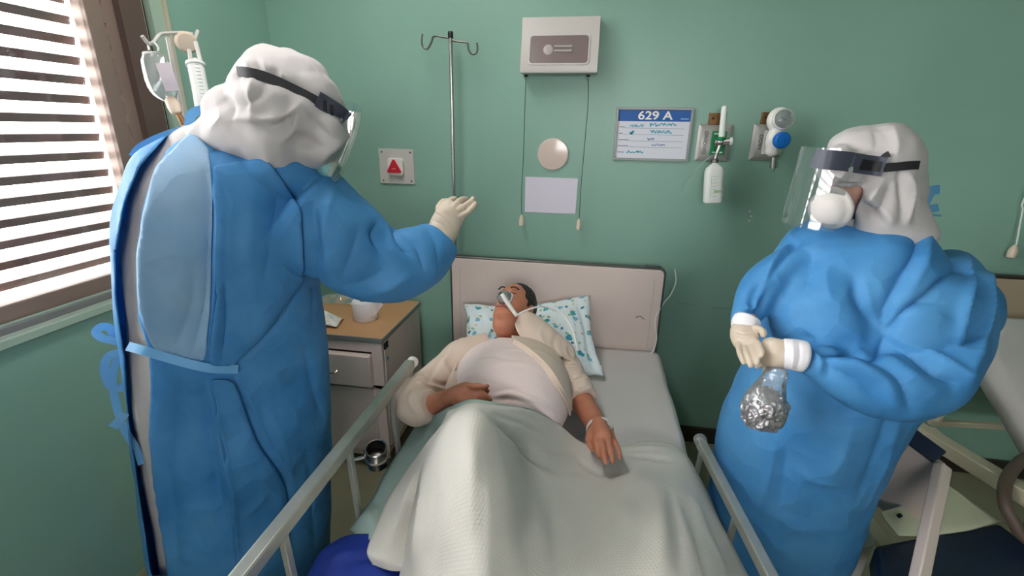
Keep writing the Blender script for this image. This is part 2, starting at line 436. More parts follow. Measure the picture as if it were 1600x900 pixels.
def waffle():
    m = mat('white_waffle_blanket', srgb(204, 200, 192), 0.85); nt = m.node_tree; N = nt.nodes; L = nt.links; b = N['Principled BSDF']
    uv = N.new('ShaderNodeUVMap')
    w1 = N.new('ShaderNodeTexWave'); w1.bands_direction = 'X'; w2 = N.new('ShaderNodeTexWave'); w2.bands_direction = 'Y'
    for w in (w1, w2):
        w.inputs['Scale'].default_value = 38; w.inputs['Distortion'].default_value = 0.4; w.inputs['Detail'].default_value = 1; L.new(uv.outputs[0], w.inputs['Vector'])
    mx = N.new('ShaderNodeMath'); mx.operation = 'MAXIMUM'; L.new(w1.outputs['Fac'], mx.inputs[0]); L.new(w2.outputs['Fac'], mx.inputs[1])
    bp = N.new('ShaderNodeBump'); bp.inputs['Strength'].default_value = 0.35; bp.inputs['Distance'].default_value = 0.0016
    L.new(mx.outputs[0], bp.inputs['Height']); L.new(bp.outputs[0], b.inputs['Normal'])
    return m
m_blanket = waffle()
def floral():
    m = mat('floral_pillowcase', srgb(226, 236, 240), 0.8); nt = m.node_tree; N = nt.nodes; L = nt.links; b = N['Principled BSDF']
    uv = N.new('ShaderNodeUVMap'); prev = None
    base = N.new('ShaderNodeRGB'); base.outputs[0].default_value = srgb(226, 236, 240); prev = base.outputs[0]
    nz = N.new('ShaderNodeTexNoise'); nz.inputs['Scale'].default_value = 60; L.new(uv.outputs[0], nz.inputs['Vector'])
    for sc, off, col, rad in ((8, 0.0, srgb(60, 160, 175), 0.13), (8.4, 0.37, srgb(120, 185, 215), 0.11), (11, 0.2, srgb(150, 190, 140), 0.085), (13, 0.71, srgb(200, 178, 150), 0.06), (8, 0.03, srgb(40, 120, 150), 0.06)):
        ad = N.new('ShaderNodeVectorMath'); ad.operation = 'ADD'; ad.inputs[1].default_value = (off, off*1.7, 0); L.new(uv.outputs[0], ad.inputs[0])
        vo = N.new('ShaderNodeTexVoronoi'); vo.voronoi_dimensions = '2D'; vo.inputs['Scale'].default_value = sc; vo.inputs['Randomness'].default_value = 0.75; L.new(ad.outputs[0], vo.inputs['Vector'])
        a2 = N.new('ShaderNodeMath'); a2.operation = 'MULTIPLY_ADD'; a2.inputs[1].default_value = 0.22; a2.inputs[2].default_value = -0.11; L.new(nz.outputs['Fac'], a2.inputs[0])
        a3 = N.new('ShaderNodeMath'); a3.operation = 'ADD'; L.new(vo.outputs['Distance'], a3.inputs[0]); L.new(a2.outputs[0], a3.inputs[1])
        lt = N.new('ShaderNodeMath'); lt.operation = 'LESS_THAN'; lt.inputs[1].default_value = rad; L.new(a3.outputs[0], lt.inputs[0])
        mx = N.new('ShaderNodeMix'); mx.data_type = 'RGBA'; L.new(lt.outputs[0], mx.inputs[0]); L.new(prev, mx.inputs[6]); mx.inputs[7].default_value = col; prev = mx.outputs[2]
    L.new(prev, b.inputs['Base Color'])
    return m
m_floral = floral()

# ---------------------------------------------------------------- room shell
struct(MB().box(((WL+WR)/2, WF/2, -0.05), (WR-WL+0.4, -WF+0.4, 0.1)).build('floor', m_floor))
struct(MB().box(((WL+WR)/2, WF/2, WC+0.05), (WR-WL+0.4, -WF+0.4, 0.1)).build('ceiling', m_ceil))
struct(MB().box(((WL+WR)/2, 0.06, WC/2), (WR-WL+0.4, 0.12, WC)).build('wall_back', m_wall))
struct(MB().box((WR+0.06, WF/2, WC/2), (0.12, -WF, WC)).build('wall_right', m_wall))
ST = -0.855
W0, W1, S0, S1 = -3.7, -0.59, 1.009, 2.62                      # window in the left wall: y range, z range
mb = MB()
mb.box((WL-0.09, WF/2, S0/2), (0.18, -WF, S0)); mb.box((WL-0.09, WF/2, (S1+WC)/2), (0.18, -WF, WC-S1))
mb.box((WL-0.09, W1/2, (S0+S1)/2), (0.18, -W1, S1-S0)); mb.box((WL-0.09, (WF+W0)/2, (S0+S1)/2), (0.18, W0-WF, S1-S0))
struct(mb.build('wall_left', m_wall))
mb = MB(); fx0, fx1, fz0, fz1 = -0.4, 1.2, 1.45, 2.25            # added window behind the camera, unseen, lets in more light
mb.box(((WL+WR)/2, WF-0.06, fz0/2), (WR-WL, 0.12, fz0)); mb.box(((WL+WR)/2, WF-0.06, (fz1+WC)/2), (WR-WL, 0.12, WC-fz1))
mb.box(((WL+fx0)/2, WF-0.06, 1.85), (fx0-WL, 0.12, 0.8)); mb.box(((fx1+WR)/2, WF-0.06, 1.85), (WR-fx1, 0.12, 0.8))
struct(mb.build('wall_front', m_wall))
struct(MB().box(((WL+WR)/2, -0.008, 0.045), (WR-WL, 0.016, 0.09)).build('baseboard_back', m_base, bevel=0.003))
# scratch line where beds have rubbed the wall
m_scr = mat('rubbed_paint', srgb(150, 150, 125), 0.7)
mb = MB()
a, b = onY(1058, 473, 0), onY(1086, 476, 0); mb.bar(a, b, 0.004, 0.002)
a, b = onY(1112, 480, 0), onY(1146, 482, 0); mb.bar(a, b, 0.004, 0.002)
o = struct(mb.build('wall_scratch', m_scr)); 
# window
win = bpy.data.objects.new('window_1', None); COL.objects.link(win); win.location = (WL, (W0+W1)/2, S0); win['kind'] = 'structure'
XF = WL-0.005
MB().box((WL-0.09, (W0+W1)/2, S0-0.012), (0.22, W1-W0, 0.026)).build('window_sill', m_palegreen, win, bevel=0.003)
# pale reveal strip and trim at the right side
MB().box((WL+0.004, W1+0.002, (S0+S1)/2), (0.02, 0.012, S1-S0)).build('reveal_strip', m_cream2, win)
MB().box((WL-0.03, W1-0.03, (S0+S1)/2), (0.07, 0.05, S1-S0)).build('reveal', m_palegreen, win)
MB().box((WL-0.05, W1-0.065, (S0+S1)/2), (0.06, 0.02, S1-S0)).build('rubber_seal', m_dark, win)
MB().box((WL-0.02, W1-0.086, (S0+S1)/2), (0.035, 0.018, S1-S0)).build('outer_trim', m_cream2, win, bevel=0.002)
MB().box((WL-0.05, (ST+0.11+W1-0.095)/2, (S0+S1)/2), (0.10, 0.085, S1-S0)).build('jamb', m_brown, win)
# sash: side stile with its row of slots, bottom rails

mb = MB(); zz = np.arange(S0+0.07, S1, 0.0675)
mb.box((WL-0.05, ST+0.085, (S0+S1)/2), (0.05, 0.05, S1-S0))
mb.box((WL-0.045, ST+0.022, (S0+S1)/2), (0.05, 0.052, S1-S0))
for z in zz: mb.box((WL-0.0475, ST+0.054, z), (0.045, 0.012, 0.0375))
mb.build('stile', m_alu, win, bevel=0.0015)
MB().box((WL-0.045, (W0+ST)/2, S0+0.055), (0.06, ST-W0+0.1, 0.05)).build('bottom_rail', m_alu, win, bevel=0.004)
MB().box((WL-0.02, (W0+W1)/2, S0+0.022), (0.07, W1-W0, 0.022)).build('sill_track', m_grey, win, bevel=0.003)
MB().box((WL-0.0, (W0+W1)/2, S0+0.034), (0.012, W1-W0, 0.004)).build('track_lip', m_palegreen, win)
MB().box((WL-0.045, (W0+ST)/2, S1-0.03), (0.06, ST-W0, 0.06)).build('top_rail', m_alu, win)
MB().box((WL-0.045, W0+0.03, (S0+S1)/2), (0.06, 0.06, S1-S0)).build('stile', m_alu, win)
g = MB().box((WL-0.035, (W0+ST)/2, (S0+S1)/2), (0.004, ST-W0, S1-S0)).build('pane', m_glass, win)
th = math.radians(72)
slat_me = None
k = 0
z = S0+0.108
while z < S1-0.05:
    if slat_me is None:
        R = np.array([[math.cos(th), 0, -math.sin(th)], [0, 1, 0], [math.sin(th), 0, math.cos(th)]])
        o = MB().box((WL-0.105, (W0+ST)/2, 0), (0.0255, ST-W0+0.02, 0.008), R).build('slat', m_slat, win); slat_me = o.data
    else:
        o = bpy.data.objects.new('slat', slat_me); COL.objects.link(o); o.parent = win
    o.matrix_parent_inverse = Matrix.Translation((-WL, -(W0+W1)/2, -S0)); o.location = (0, 0, z); z += 0.058
# added ceiling lamp, out of view, to brighten the back wall and room
cl = thing('added_fill_lamp', (-0.75, -1.05, WC), 'added ceiling lamp with a white tray, out of view, brightening the room', 'lamp')
MB().box((-0.75, -1.05, WC-0.03), (0.34, 1.25, 0.06)).build('tray', m_offw, cl, bevel=0.004)
MB().box((-0.75, -1.05, WC-0.062), (0.28, 1.19, 0.006)).build('diffuser', mat('added_lamp_glow', (1, 1, 1, 1), 0.5, emit=((1.0, 0.97, 0.93, 1), 5.4)), cl)
# frame of the unseen window added for its light
w2 = bpy.data.objects.new('added_light_window', None); COL.objects.link(w2); w2.location = (1.6, WF, fz0); w2['kind'] = 'structure'
mb = MB()
for x in (fx0+0.03, 0.4, fx1-0.03): mb.box((x, WF-0.04, 1.85), (0.06, 0.05, 0.8))
for z in (fz0+0.03, fz1-0.03): mb.box((0.4, WF-0.04, z), (1.6, 0.05, 0.06))
mb.build('window_frame', m_alu, w2)
MB().box((0.4, WF-0.05, 1.85), (1.55, 0.004, 0.75)).build('pane', m_glass, w2)
# ---------------------------------------------------------------- text
def text(s, c, size, mat_, name='lettering', parent=None, up=(0, 0, 1), right=(1, 0, 0), bold=0.0, sx=1.0, ext=0.0006, align='CENTER'):
    cu = bpy.data.curves.new('t', 'FONT'); cu.body = s; cu.size = size; cu.extrude = ext; cu.align_x = align; cu.align_y = 'CENTER'; cu.offset = bold
    t = bpy.data.objects.new('t', cu); COL.objects.link(t)
    dg = bpy.context.evaluated_depsgraph_get(); dg.update()
    me = bpy.data.meshes.new_from_object(t.evaluated_get(dg)); bpy.data.objects.remove(t)
    x = np.array(right, float); y = np.array(up, float); z = np.cross(x, y)
    V = np.array([v.co[:] for v in me.vertices]); V = np.asarray(c)+sx*V[:, :1]*x+V[:, 1:2]*y+V[:, 2:]*z
    Fc = [tuple(p.vertices) for p in me.polygons]; bpy.data.meshes.remove(me)
    return mesh_obj(name, V, Fc, mat_, parent, False)
def rrect(w, h, r, n=5, cx=0, cz=0):
    P = []
    for sx_, sy2, a0 in ((1, 1, 0), (-1, 1, 90), (-1, -1, 180), (1, -1, 270)):
        for k in range(n+1):
            a = math.radians(a0+90*k/n); P.append((cx+sx_*(w/2-r)+r*math.cos(a), cz+sy2*(h/2-r)+r*math.sin(a)))
    return P
XW, ZW = (1, 0, 0), (0, 0, 1)       # a sheet in these axes grows towards -y (out of the back wall)

# ---------------------------------------------------------------- things on the back wall
# bed lamp: tapered box, window with a bulb, two pull cords
LX0, LX1, LZ1, LZ0, LD = -0.322, 0.000, 1.95, 1.775, 0.10
p0, p1 = onY(812, 30, -0.02), onY(938, 30, -0.02); q0, q1 = onY(812, 114, -LD), onY(933, 117, -LD)
t = thing('bed_lamp', (p0[0]+0.16, 0, q0[2]), 'white metal bed lamp box with a bulb window, above the headboard', 'lamp')
xl, xr, zt, zb = q0[0], q1[0], p0[2], q0[2]
mb = MB(); zm = zb+0.012
prof = [(-0.001, zb+0.004), (-LD+0.004, zb), (-LD, zb+0.012), (-0.060, zt-0.055), (-0.052, zt), (-0.001, zt)]
mb.rings([[(xl, y, z) for y, z in prof], [(xr, y, z) for y, z in prof]])
body = mb.build('housing', m_offw, t, bevel=0.002)
# front slope axes
A = np.array([0, -LD, zb+0.012]); B = np.array([0, -0.060, zt-0.055]); up = nrm(B-A); L_ = np.linalg.norm(B-A); nn = np.array([0, -up[2], up[1]])
cen = np.array([(xl+xr)/2-0.002, 0, 0])+A+(B-A)*0.52
w_, h_ = (xr-xl)*0.76, L_*0.74
out_, inn = rrect(w_+0.008, h_+0.008, 0.016), rrect(w_-0.004, h_-0.004, 0.013)
X1 = np.array([1.0, 0, 0])
R = []
for off, pl in ((0.0005, out_), (0.0035, out_), (0.0035, inn), (0.0005, inn)):
    R.append([cen+p[0]*X1+p[1]*up+off*nn for p in pl])
mbf = MB().rings(R, cap=False, closed=True); mbf.build('window_rim', m_offw, t)
MB().sheet(rrect(w_, h_, 0.014), cen+nn*0.0004, X1, up, 0.0012).build('lamp_cover', mat('smoked_cover', srgb(128, 112, 110), 0.25, coat=0.5), t)
mb = MB()
mb.ell(cen+X1*-0.045+nn*0.001, (0.021, 0.022, 0.003), np.array([X1, up, nn]).T)
for k in (0.012, -0.006): mb.tube([cen+X1*-0.02+up*k+nn*0.002, cen+X1*0.055+up*k+nn*0.002], 0.0055, 10)
mb.build('bulb', mat('unlit_bulb', srgb(178, 168, 166), 0.3), t, True)
def cord(pts, endpx, lampname, lab):
    P = np.array([onY(u, v, y) for u, v, y in pts])
    MB().tube(P, 0.0016, 8, 6).build('pull_cord', mat('grey_cord', srgb(78, 88, 88), 0.6), t, True)
    e = P[-1]; MB().lathe(e+np.array([0, 0, -0.052]), [(0.008, 0), (0.011, 0.003), (0.012, 0.02), (0.009, 0.042), (0.005, 0.05), (0.003, 0.054)]).build('pull_switch', m_beige, t, True)
    MB().lathe(P[0]+np.array([0, 0, -0.006]), [(0.004, 0), (0.009, 0.002), (0.009, 0.008)]).build('cord_bush', m_dark, t, True)
cord([(822, 118, -0.07), (820, 170, -0.05), (818, 240, -0.035), (815, 300, -0.03), (815, 336, -0.03)], None, 0, 0)
cord([(919, 118, -0.07), (919, 160, -0.05), (914, 220, -0.04), (908, 290, -0.035), (905, 342, -0.03)], None, 0, 0)

o = MB().lathe(onY(864, 241, 0), [(0.0715, 0), (0.0715, 0.006), (0.069, 0.009), (0.055, 0.0105), (0.0, 0.011)], axis=(0, -1, 0), n=56).build('wall_disc', m_disc, None, True)
tag(o, 'round pale pink plastic disc on the wall between the lamp cords', 'cover plate')
a, b, c_, d_ = onY(821, 276, 0), onY(903, 279, 0), onY(899, 334, 0), onY(820, 331, 0)
mb = MB(); mb.rings([[p+np.array([0, -0.0005, 0]) for p in (a, b, c_, d_)], [p+np.array([0, -0.0028, 0]) for p in (a, b, c_, d_)]])
tag(mb.build('paper_sheet', m_paper), 'blank white paper sheet taped to the wall below the round disc', 'paper')

# call button
a, b = onY(592, 232, 0), onY(649, 288, 0); cx_, cz_ = (a[0]+b[0])/2, (a[2]+b[2])/2; w_ = b[0]-a[0]; h_ = a[2]-b[2]
t = thing('call_button', (cx_, 0, cz_), 'white wall plate with a red triangular call button, beside the drip pole', 'button')
MB().box((cx_, -0.004, cz_), (w_, 0.008, h_)).build('wall_plate', m_offw, t, bevel=0.0015)
for i in (-1, 1):
    for j in (-1, 1): MB().lathe((cx_+i*w_*0.41, -0.008, cz_+j*h_*0.41), [(0.005, 0), (0.004, 0.0015), (0.0, 0.002)], axis=(0, -1, 0), n=12).build('screw', m_dsteel, t, True)
bc = np.array([cx_+0.001, -0.008, cz_])
MB().sheet(rrect(0.078, 0.082, 0.014), bc, XW, ZW, 0.022).build('button_housing', m_white, t, bevel=0.003)
tri = [(-0.033, -0.028), (0.033, -0.028), (0.0365, -0.020), (0.006, 0.033), (0, 0.036), (-0.006, 0.033), (-0.0365, -0.020)]
MB().sheet(tri, bc+np.array([-0.004, -0.022, 0]), XW, ZW, 0.007).build('triangle_button', m_red, t, bevel=0.002)
MB().box(bc+np.array([-0.004, -0.0295, -0.008]), (0.018, 0.0008, 0.0045)).build('button_mark', mat('pale_print', srgb(235, 150, 160), 0.5), t)

# name board 629 A
P4 = [onY(u, v, 0) for u, v in ((965, 168), (1086, 168), (1073, 252), (955, 250))]
cx_ = sum(p[0] for p in P4)/4; cz_ = sum(p[2] for p in P4)/4; w_ = P4[1][0]-P4[0][0]; h_ = P4[0][2]-P4[3][2]
t = thing('bed_sign', (cx_, 0, cz_), 'framed bed sign 629 A with blue header and handwritten lines', 'sign')
c0 = np.array([cx_, 0, cz_])
mb = MB()
for s_, a_ in ((1, 'z'), (-1, 'z'), (1, 'x'), (-1, 'x')):
    if a_ == 'z': mb.box(c0+np.array([0, -0.006, s_*(h_/2-0.005)]), (w_, 0.012, 0.010))
    else: mb.box(c0+np.array([s_*(w_/2-0.005), -0.006, 0]), (0.010, 0.012, h_-0.02))
mb.build('frame', m_grey, t, bevel=0.001)
MB().box(c0+np.array([0, -0.0035, 0]), (w_-0.018, 0.005, h_-0.018)).build('board', m_board, t)
MB().box(c0+np.array([0, -0.0063, h_/2-0.010-0.0235]), (w_-0.02, 0.0006, 0.047)).build('header', m_signblue, t)
text('629 A', c0+np.array([0.004, -0.0068, h_/2-0.0345]), 0.048, m_white, 'lettering', t, bold=0.0009, sx=1.25)
MB().box(c0+np.array([w_/2-0.034, -0.0068, h_/2-0.046]), (0.034, 0.0004, 0.005)).build('small_print', mat('pale_blue_print', srgb(130, 180, 225), .5), t)
mb = MB(); mt = MB(); ml = MB(); random.seed(4)
rowz = [0.030, 0.003, -0.024, -0.050, -0.077]
for i, z in enumerate(rowz):
    x0 = -w_/2+0.02
    lw = (0.022, 0.016, 0.046, 0.046, 0.028)[i]
    x = x0
    mb = MB()
    while x < x0+lw: mb.box(c0+np.array([x, -0.0062, z]), (0.0028, 0.0004, 0.0036)); x += 0.0042
    mb.build('printed_word', m_ink, t)['kind'] = 'stuff'
    if i < 4: MB().box(c0+np.array([(x0+lw+w_/2-0.03)/2, -0.0062, z-0.004]), (w_/2-0.03-(x0+lw), 0.0004, 0.0009)).build('ruled_line', m_ink, t)
def scrawl(x0, x1, z, h, material, thick, seed):
    random.seed(seed); x = x0; P = []
    while x < x1:
        P.append(c0+np.array([x, -0.0066, z+random.uniform(-0.35, 0.65)*h])); x += random.uniform(0.0015, 0.004)
    mb_ = MB(); R = []
    Q = catmull(P, 3)
    for i in range(len(Q)-1): mb_.bar(Q[i], Q[i+1], thick, 0.0003, (0, 1, 0))
    mb_.build('handwriting', material, t)
scrawl(-0.100, -0.035, 0.034, 0.013, m_teal, 0.0026, 1); scrawl(-0.015, 0.100, 0.038, 0.018, m_teal, 0.0034, 2)
scrawl(-0.098, -0.078, 0.005, 0.014, m_teal, 0.007, 3); scrawl(-0.012, 0.085, 0.010, 0.014, m_teal, 0.0034, 5)
scrawl(-0.020, 0.012, -0.020, 0.012, m_inkblue, 0.003, 6); scrawl(0.002, 0.060, -0.044, 0.010, m_inkblue, 0.002, 7)
scrawl(-0.105, -0.030, -0.076, 0.011, m_teal, 0.004, 8)

# gas outlets
def outlet(px, lab, word, lc, name):
    q = [onY(u, v, 0) for u, v in px]; cx_ = (q[0][0]+q[1][0])/2; cz_ = (q[0][2]+q[2][2])/2; w_ = q[1][0]-q[0][0]; h_ = q[0][2]-q[2][2]
    t = thing(name, (cx_, 0, cz_), lab, 'outlet')
    c0 = np.array([cx_, 0, cz_])
    a = rrect(w_, h_, 0.003); b = rrect(w_-0.03, h_-0.03, 0.002)
    MB().rings([[c0+np.array([p[0], -0.0005, p[1]]) for p in a], [c0+np.array([p[0], -0.005, p[1]]) for p in a], [c0+np.array([p[0], -0.017, p[1]]) for p in b]]).build('face_plate', m_steel_b, t, bevel=0.001)
    MB().box(c0+np.array([-0.004, -0.006, h_/2+0.022]), (0.062, 0.012, 0.046)).build('bracket', m_brass, t, bevel=0.002)
    MB().lathe(c0+np.array([-0.018, -0.012, h_/2+0.024]), [(0.005, 0), (0.004, 0.002), (0, 0.0025)], axis=(0, -1, 0), n=12).build('screw', m_dark, t)
    MB().sheet(rrect(0.062, 0.098, 0.004), c0+np.array([0.016, -0.017, 0.0]), XW, ZW, 0.0035).build('label_plate', lc, t, bevel=0.001)
    text(word, c0+np.array([-w_/2+0.034, -0.0175, 0.0]), 0.021, m_ink, 'lettering', t, up=(-1, 0, 0), right=(0, 0, 1), ext=0.0012)
    return t, c0
m_steel_b = mat('brushed_plate', srgb(176, 172, 168), 0.4, 0.35, bump=(200, 0.08, 0.0006))
t, c0 = outlet(((1092, 194), (1146, 194), (1086, 251)), 'steel oxygen outlet plate with green label, right of the bed sign', 'OXIGENO', m_green, 'oxygen_outlet')
MB().lathe(c0+np.array([0.016, -0.0205, 0.002]), [(0.020, 0), (0.020, 0.010), (0.014, 0.012), (0.014, 0.02)], axis=(0, -1, 0)).build('socket', m_steel, t, True)
for k in (-1, 1): MB().box(c0+np.array([0.016, -0.0215, k*0.038]), (0.042, 0.002, 0.005)).build('label_bar', m_white, t)
oc = c0+np.array([0.016, -0.04, 0.002])
# flowmeter + humidifier bottle
f0, f1, f2 = onY(1132, 171, -0.075), onY(1125, 236, -0.075), onY(1117, 250, -0.075)
t = thing('oxygen_flowmeter', f1, 'clear oxygen flowmeter tube with green nut plugged into the oxygen outlet', 'flowmeter')
ax = nrm(f0-f1); fl = np.linalg.norm(f0-f1); hub = f1+ax*fl*0.22
MB().lathe(hub+ax*0.012, [(0.0, 0), (0.0125, 0.001), (0.0125, fl*0.72), (0.011, fl*0.78), (0.004, fl*0.8)], axis=ax).build('flow_tube', m_milky, t, True)
MB().lathe(hub+ax*0.005, [(0.016, 0), (0.019, 0.004), (0.019, 0.012), (0.014, 0.016)], axis=ax).build('green_nut', m_green, t, True)
mb = MB(); mb.tube([oc, hub+np.array([0.0, 0.0, 0])], 0.009); mb.ell(hub, (0.017, 0.015, 0.017)); mb.tube([hub, hub+np.array([0.034, -0.01, 0.004])], [0.011, 0.015]); mb.tube([hub, f2+np.array([0, 0, 0.0])], [0.009, 0.007])
mb.build('valve_body', m_steel, t, True)
MB().lathe(hub+np.array([0.030, -0.01, 0.003]), [(0.010, 0), (0.016, 0.002), (0.016, 0.012), (0.012, 0.014)], axis=(1, -0.2, 0.1)).build('flow_knob', m_milky, t, True)
bt = f2; bb = onY(1113, 317, -0.085); ax = nrm(bt-bb); bl = np.linalg.norm(bt-bb)
t = thing('humidifier_bottle', bb, 'white plastic humidifier bottle hanging under the oxygen flowmeter', 'bottle')
x, y, z = basis(ax, (0, 1, 0))
def bring(h, w, d): return [bb+ax*h+x*p[0]+y*p[1] for p in rrect(w, d, min(w, d)*0.3, 4)]
MB().rings([bring(0, .066, .05), bring(0.004, .074, .058), bring(bl*.35, .075, .06), bring(bl*.72, .075, .06), bring(bl*.82, .066, .052), bring(bl*.9, .030, .03), bring(bl*0.91, .022, .022), bring(bl*.97, .022, .022)]).build('bottle_body', m_milky, t, True)
MB().lathe(bb+ax*bl*0.935, [(0.013, 0), (0.015, 0.002), (0.015, 0.013), (0.009, 0.017)], axis=ax).build('bottle_cap', m_dsteel, t, True)
mb = MB(); fr_ = -y if y[1] > 0 else y
for k in range(7): mb.box(bb+ax*(0.03+k*0.014)+fr_*0.0302+x*(-0.004), (0.014 if k % 2 else 0.022, 0.0008, 0.0008), np.array([x, y, ax]).T)
mb.box(bb+ax*0.07+fr_*0.0302+x*(-0.016), (0.0008, 0.0008, 0.085), np.array([x, y, ax]).T)
mb.build('scale_marks', m_grey, t)
MB().box(bb+ax*0.05+fr_*0.0303+x*0.012, (0.030, 0.0006, 0.010), np.array([x, y, ax]).T).build('green_mark', mat('pale_green_print', srgb(170, 205, 150), .5), t)
# loose oxygen line from the flowmeter
P = [onY(1120, 240, -0.085), onY(1105, 248, -0.07), onY(1090, 262, -0.05), onY(1077, 280, -0.04), onY(1065, 303, -0.04)]
tag(MB().tube(P, 0.0028, 8, 6).build('oxygen_tube', m_clear, None, True), 'thin clear tube trailing from the flowmeter over the wall', 'tube')
t, c0 = outlet(((1178, 193), (1224, 193), (1167, 250)), 'steel vacuum outlet plate with white label behind the suction gauge', 'VACIO', m_white, 'vacuum_outlet')
MB().lathe(c0+np.array([0.022, -0.0205, 0.0]), [(0.014, 0), (0.014, 0.002), (0.0, 0.0025)], axis=(0, -1, 0)).build('blue_ring', m_blue, t, True)
# suction regulator
g0, g1, g2, g3 = onY(1220, 187, -0.10), onY(1214, 218, -0.10), onY(1211, 240, -0.09), onY(1209, 263, -0.09)
t = thing('suction_regulator', g1, 'white suction regulator with round gauge and blue knob, on the vacuum outlet', 'regulator')
S = MB(); S.ell(g0+np.array([0, 0.02, 0]), (0.047, 0.030, 0.050)); S.ell(g1+np.array([0, 0.02, 0]), (0.037, 0.032, 0.055)); S.ell(g2+np.array([-.004, 0.015, 0.012]), (0.031, 0.026, 0.028))
V, Fc = S.fuse(0.004, 8); mesh_obj('regulator_body', V, Fc, m_white, t)
MB().tube([g1+np.array([0, 0.04, 0]), np.array([g1[0]-0.01, -0.02, g1[2]])], 0.012).build('connector', m_steel, t, True)
gn = nrm(np.array([0.05, -1, 0.12]))
gc = g0+np.array([0.004, -0.006, 0.002])
MB().lathe(gc, [(0.040, 0), (0.040, 0.010), (0.036, 0.013), (0.034, 0.010), (0.0, 0.010)], axis=gn, n=36).build('gauge', m_white, t, True)
MB().lathe(gc+gn*0.0095, [(0.033, 0), (0.033, 0.0012), (0.0, 0.0013)], axis=gn, n=36).build('dial', mat('dial_grey', srgb(205, 212, 212), .4), t, True)
x, y, z = basis(gn); mb = MB()
mb.bar(gc+gn*0.012-x*0.012+y*0.006, gc+gn*0.012+x*0.010-y*0.006, 0.003, 0.001)
for k in range(12):
    a = math.radians(-40+k*24); mb.bar(gc+gn*0.0112+(math.cos(a)*x+math.sin(a)*y)*0.025, gc+gn*0.0112+(math.cos(a)*x+math.sin(a)*y)*0.030, 0.0012, 0.0006)
mb.build('needle', m_ink, t)
MB().lathe(gc+gn*0.012, [(0.034, 0), (0.036, 0.001), (0.030, 0.006), (0, 0.0075)], axis=gn, n=36).build('gauge_glass', m_glass, t, True)
kc = g1+np.array([0.008, -0.012, -0.002])
MB().lathe(kc, [(0.0, 0), (0.030, 0.001), (0.033, 0.006), (0.032, 0.022), (0.027, 0.028), (0.0, 0.030)], axis=nrm(np.array([0.12, -1, 0])), n=32).build('blue_knob', m_blue, t, True)
MB().lathe(g3, [(0.004, -0.012), (0.0045, 0), (0.016, 0.001), (0.016, 0.045)], axis=nrm(g2-g3)).build('trap_stem', m_steel, t, True)
# tiny wall marks under the vacuum plate
mb = MB()
for (u, v) in ((1172, 330), (1174, 338), (1171, 345)): mb.ell(onY(u, v, -0.001), (0.005, 0.0015, 0.006), n=8, m=6)
tag(mb.build('paint_chips', m_offw), 'small chips in the green paint below the gas outlets', 'paint chip')
bpy.data.objects['paint_chips']['kind'] = 'stuff'

# second bed's wall lamp: only one pull cord in view
P = [onY(1606, 300, -0.03), onY(1598, 330, -0.03), onY(1588, 383, -0.03)]
t = thing('lamp_pull_cord', P[-1], 'pull cord of the second bed lamp, by the picture edge', 'cord')
MB().tube([P[0]+np.array([0.05, -0.03, 0.45])]+P, 0.003, 8, 5).build('cord', m_milky, t, True)
e = P[-1]; MB().lathe(e+np.array([-0.004, 0, -0.055]), [(0.010, 0), (0.015, 0.003), (0.016, 0.03), (0.011, 0.045), (0.004, 0.056)]).build('pull_switch', m_beige, t, True)

# ---------------------------------------------------------------- drip pole on the headboard
a, b = onY(704, 58, -0.09), onY(711, 404, -0.09); ax = nrm(a-b)
t = thing('drip_pole', b, 'bare steel drip pole with two hooks clamped to the headboard corner', 'drip pole')
low = b-np.array([0, 0, 0.35])
MB().tube([low, a], 0.0085, 16).build('pole', m_steel, t, True)
MB().lathe(a-ax*0.004, [(0.011, 0), (0.0115, 0.002), (0.0115, 0.022), (0.009, 0.026)], axis=ax).build('pole_cap', m_black, t, True)
for pts in ([(704, 60), (693, 58), (678, 57), (674, 66), (668, 76), (661, 73), (659, 64), (660, 53)], [(704, 62), (716, 65), (730, 67), (732, 77), (737, 84), (744, 83), (746, 75), (745, 67)]):
    P = [onY(u, v, -0.09) for u, v in pts]
    MB().tube(P, 0.0042, 10, 5).build('hook', m_dsteel, t, True)
r0 = onY(711, 389, -0.09)
MB().lathe(b-ax*0.01, [(0.013, 0), (0.0135, 0.002), (0.0135, 0.045), (0.010, 0.05)], axis=ax).build('red_collar', m_red, t, True)

# ---------------------------------------------------------------- drip stand by the window
YI = -1.33
def I(u, v, x=YI): return onX(u, v, x)
top = I(313, 62); foot = np.array([I(262, 60)[0], I(262, 60)[1], 0])
px0 = I(262, 58)
t = thing('drip_stand', (px0[0], px0[1], 0), 'white drip stand with bent hook arms standing by the window', 'drip stand')
sp = I(300, 200)
MB().tube([np.array([px0[0], px0[1], 0.06]), px0+np.array([0, 0, 0.0])], 0.007, 12).build('pole', m_offw, t, True)
mb = MB()
mb.tube([I(222, 56), I(232, 68), I(240, 66), I(250, 54), I(262, 52), I(285, 51), I(300, 53)], 0.0052, 10, 5)
mb.build('hook_arm', m_offw, t, True)
MB().tube([I(309, 48), I(303, 66)], 0.006, 10).build('hook_arm', m_offw, t, True)
mb = MB()
for k in range(5):
    a_ = k*2*math.pi/5+0.3; mb.bar((px0[0], px0[1], 0.06), (px0[0]+0.19*math.cos(a_), px0[1]+0.19*math.sin(a_), 0.05), 0.03, 0.02)
    mb.lathe((px0[0]+0.18*math.cos(a_), px0[1]+0.18*math.sin(a_), 0.0), [(0.02, 0), (0.024, 0.02), (0.01, 0.045)])
mb.build('wheeled_foot', m_dsteel, t)
o = MB(); o.blob(290, 66, 0, 1, 1, 0.1) if False else None
c = I(291, 66, YI+0.01)
dd = M[2]@(c-CAM)
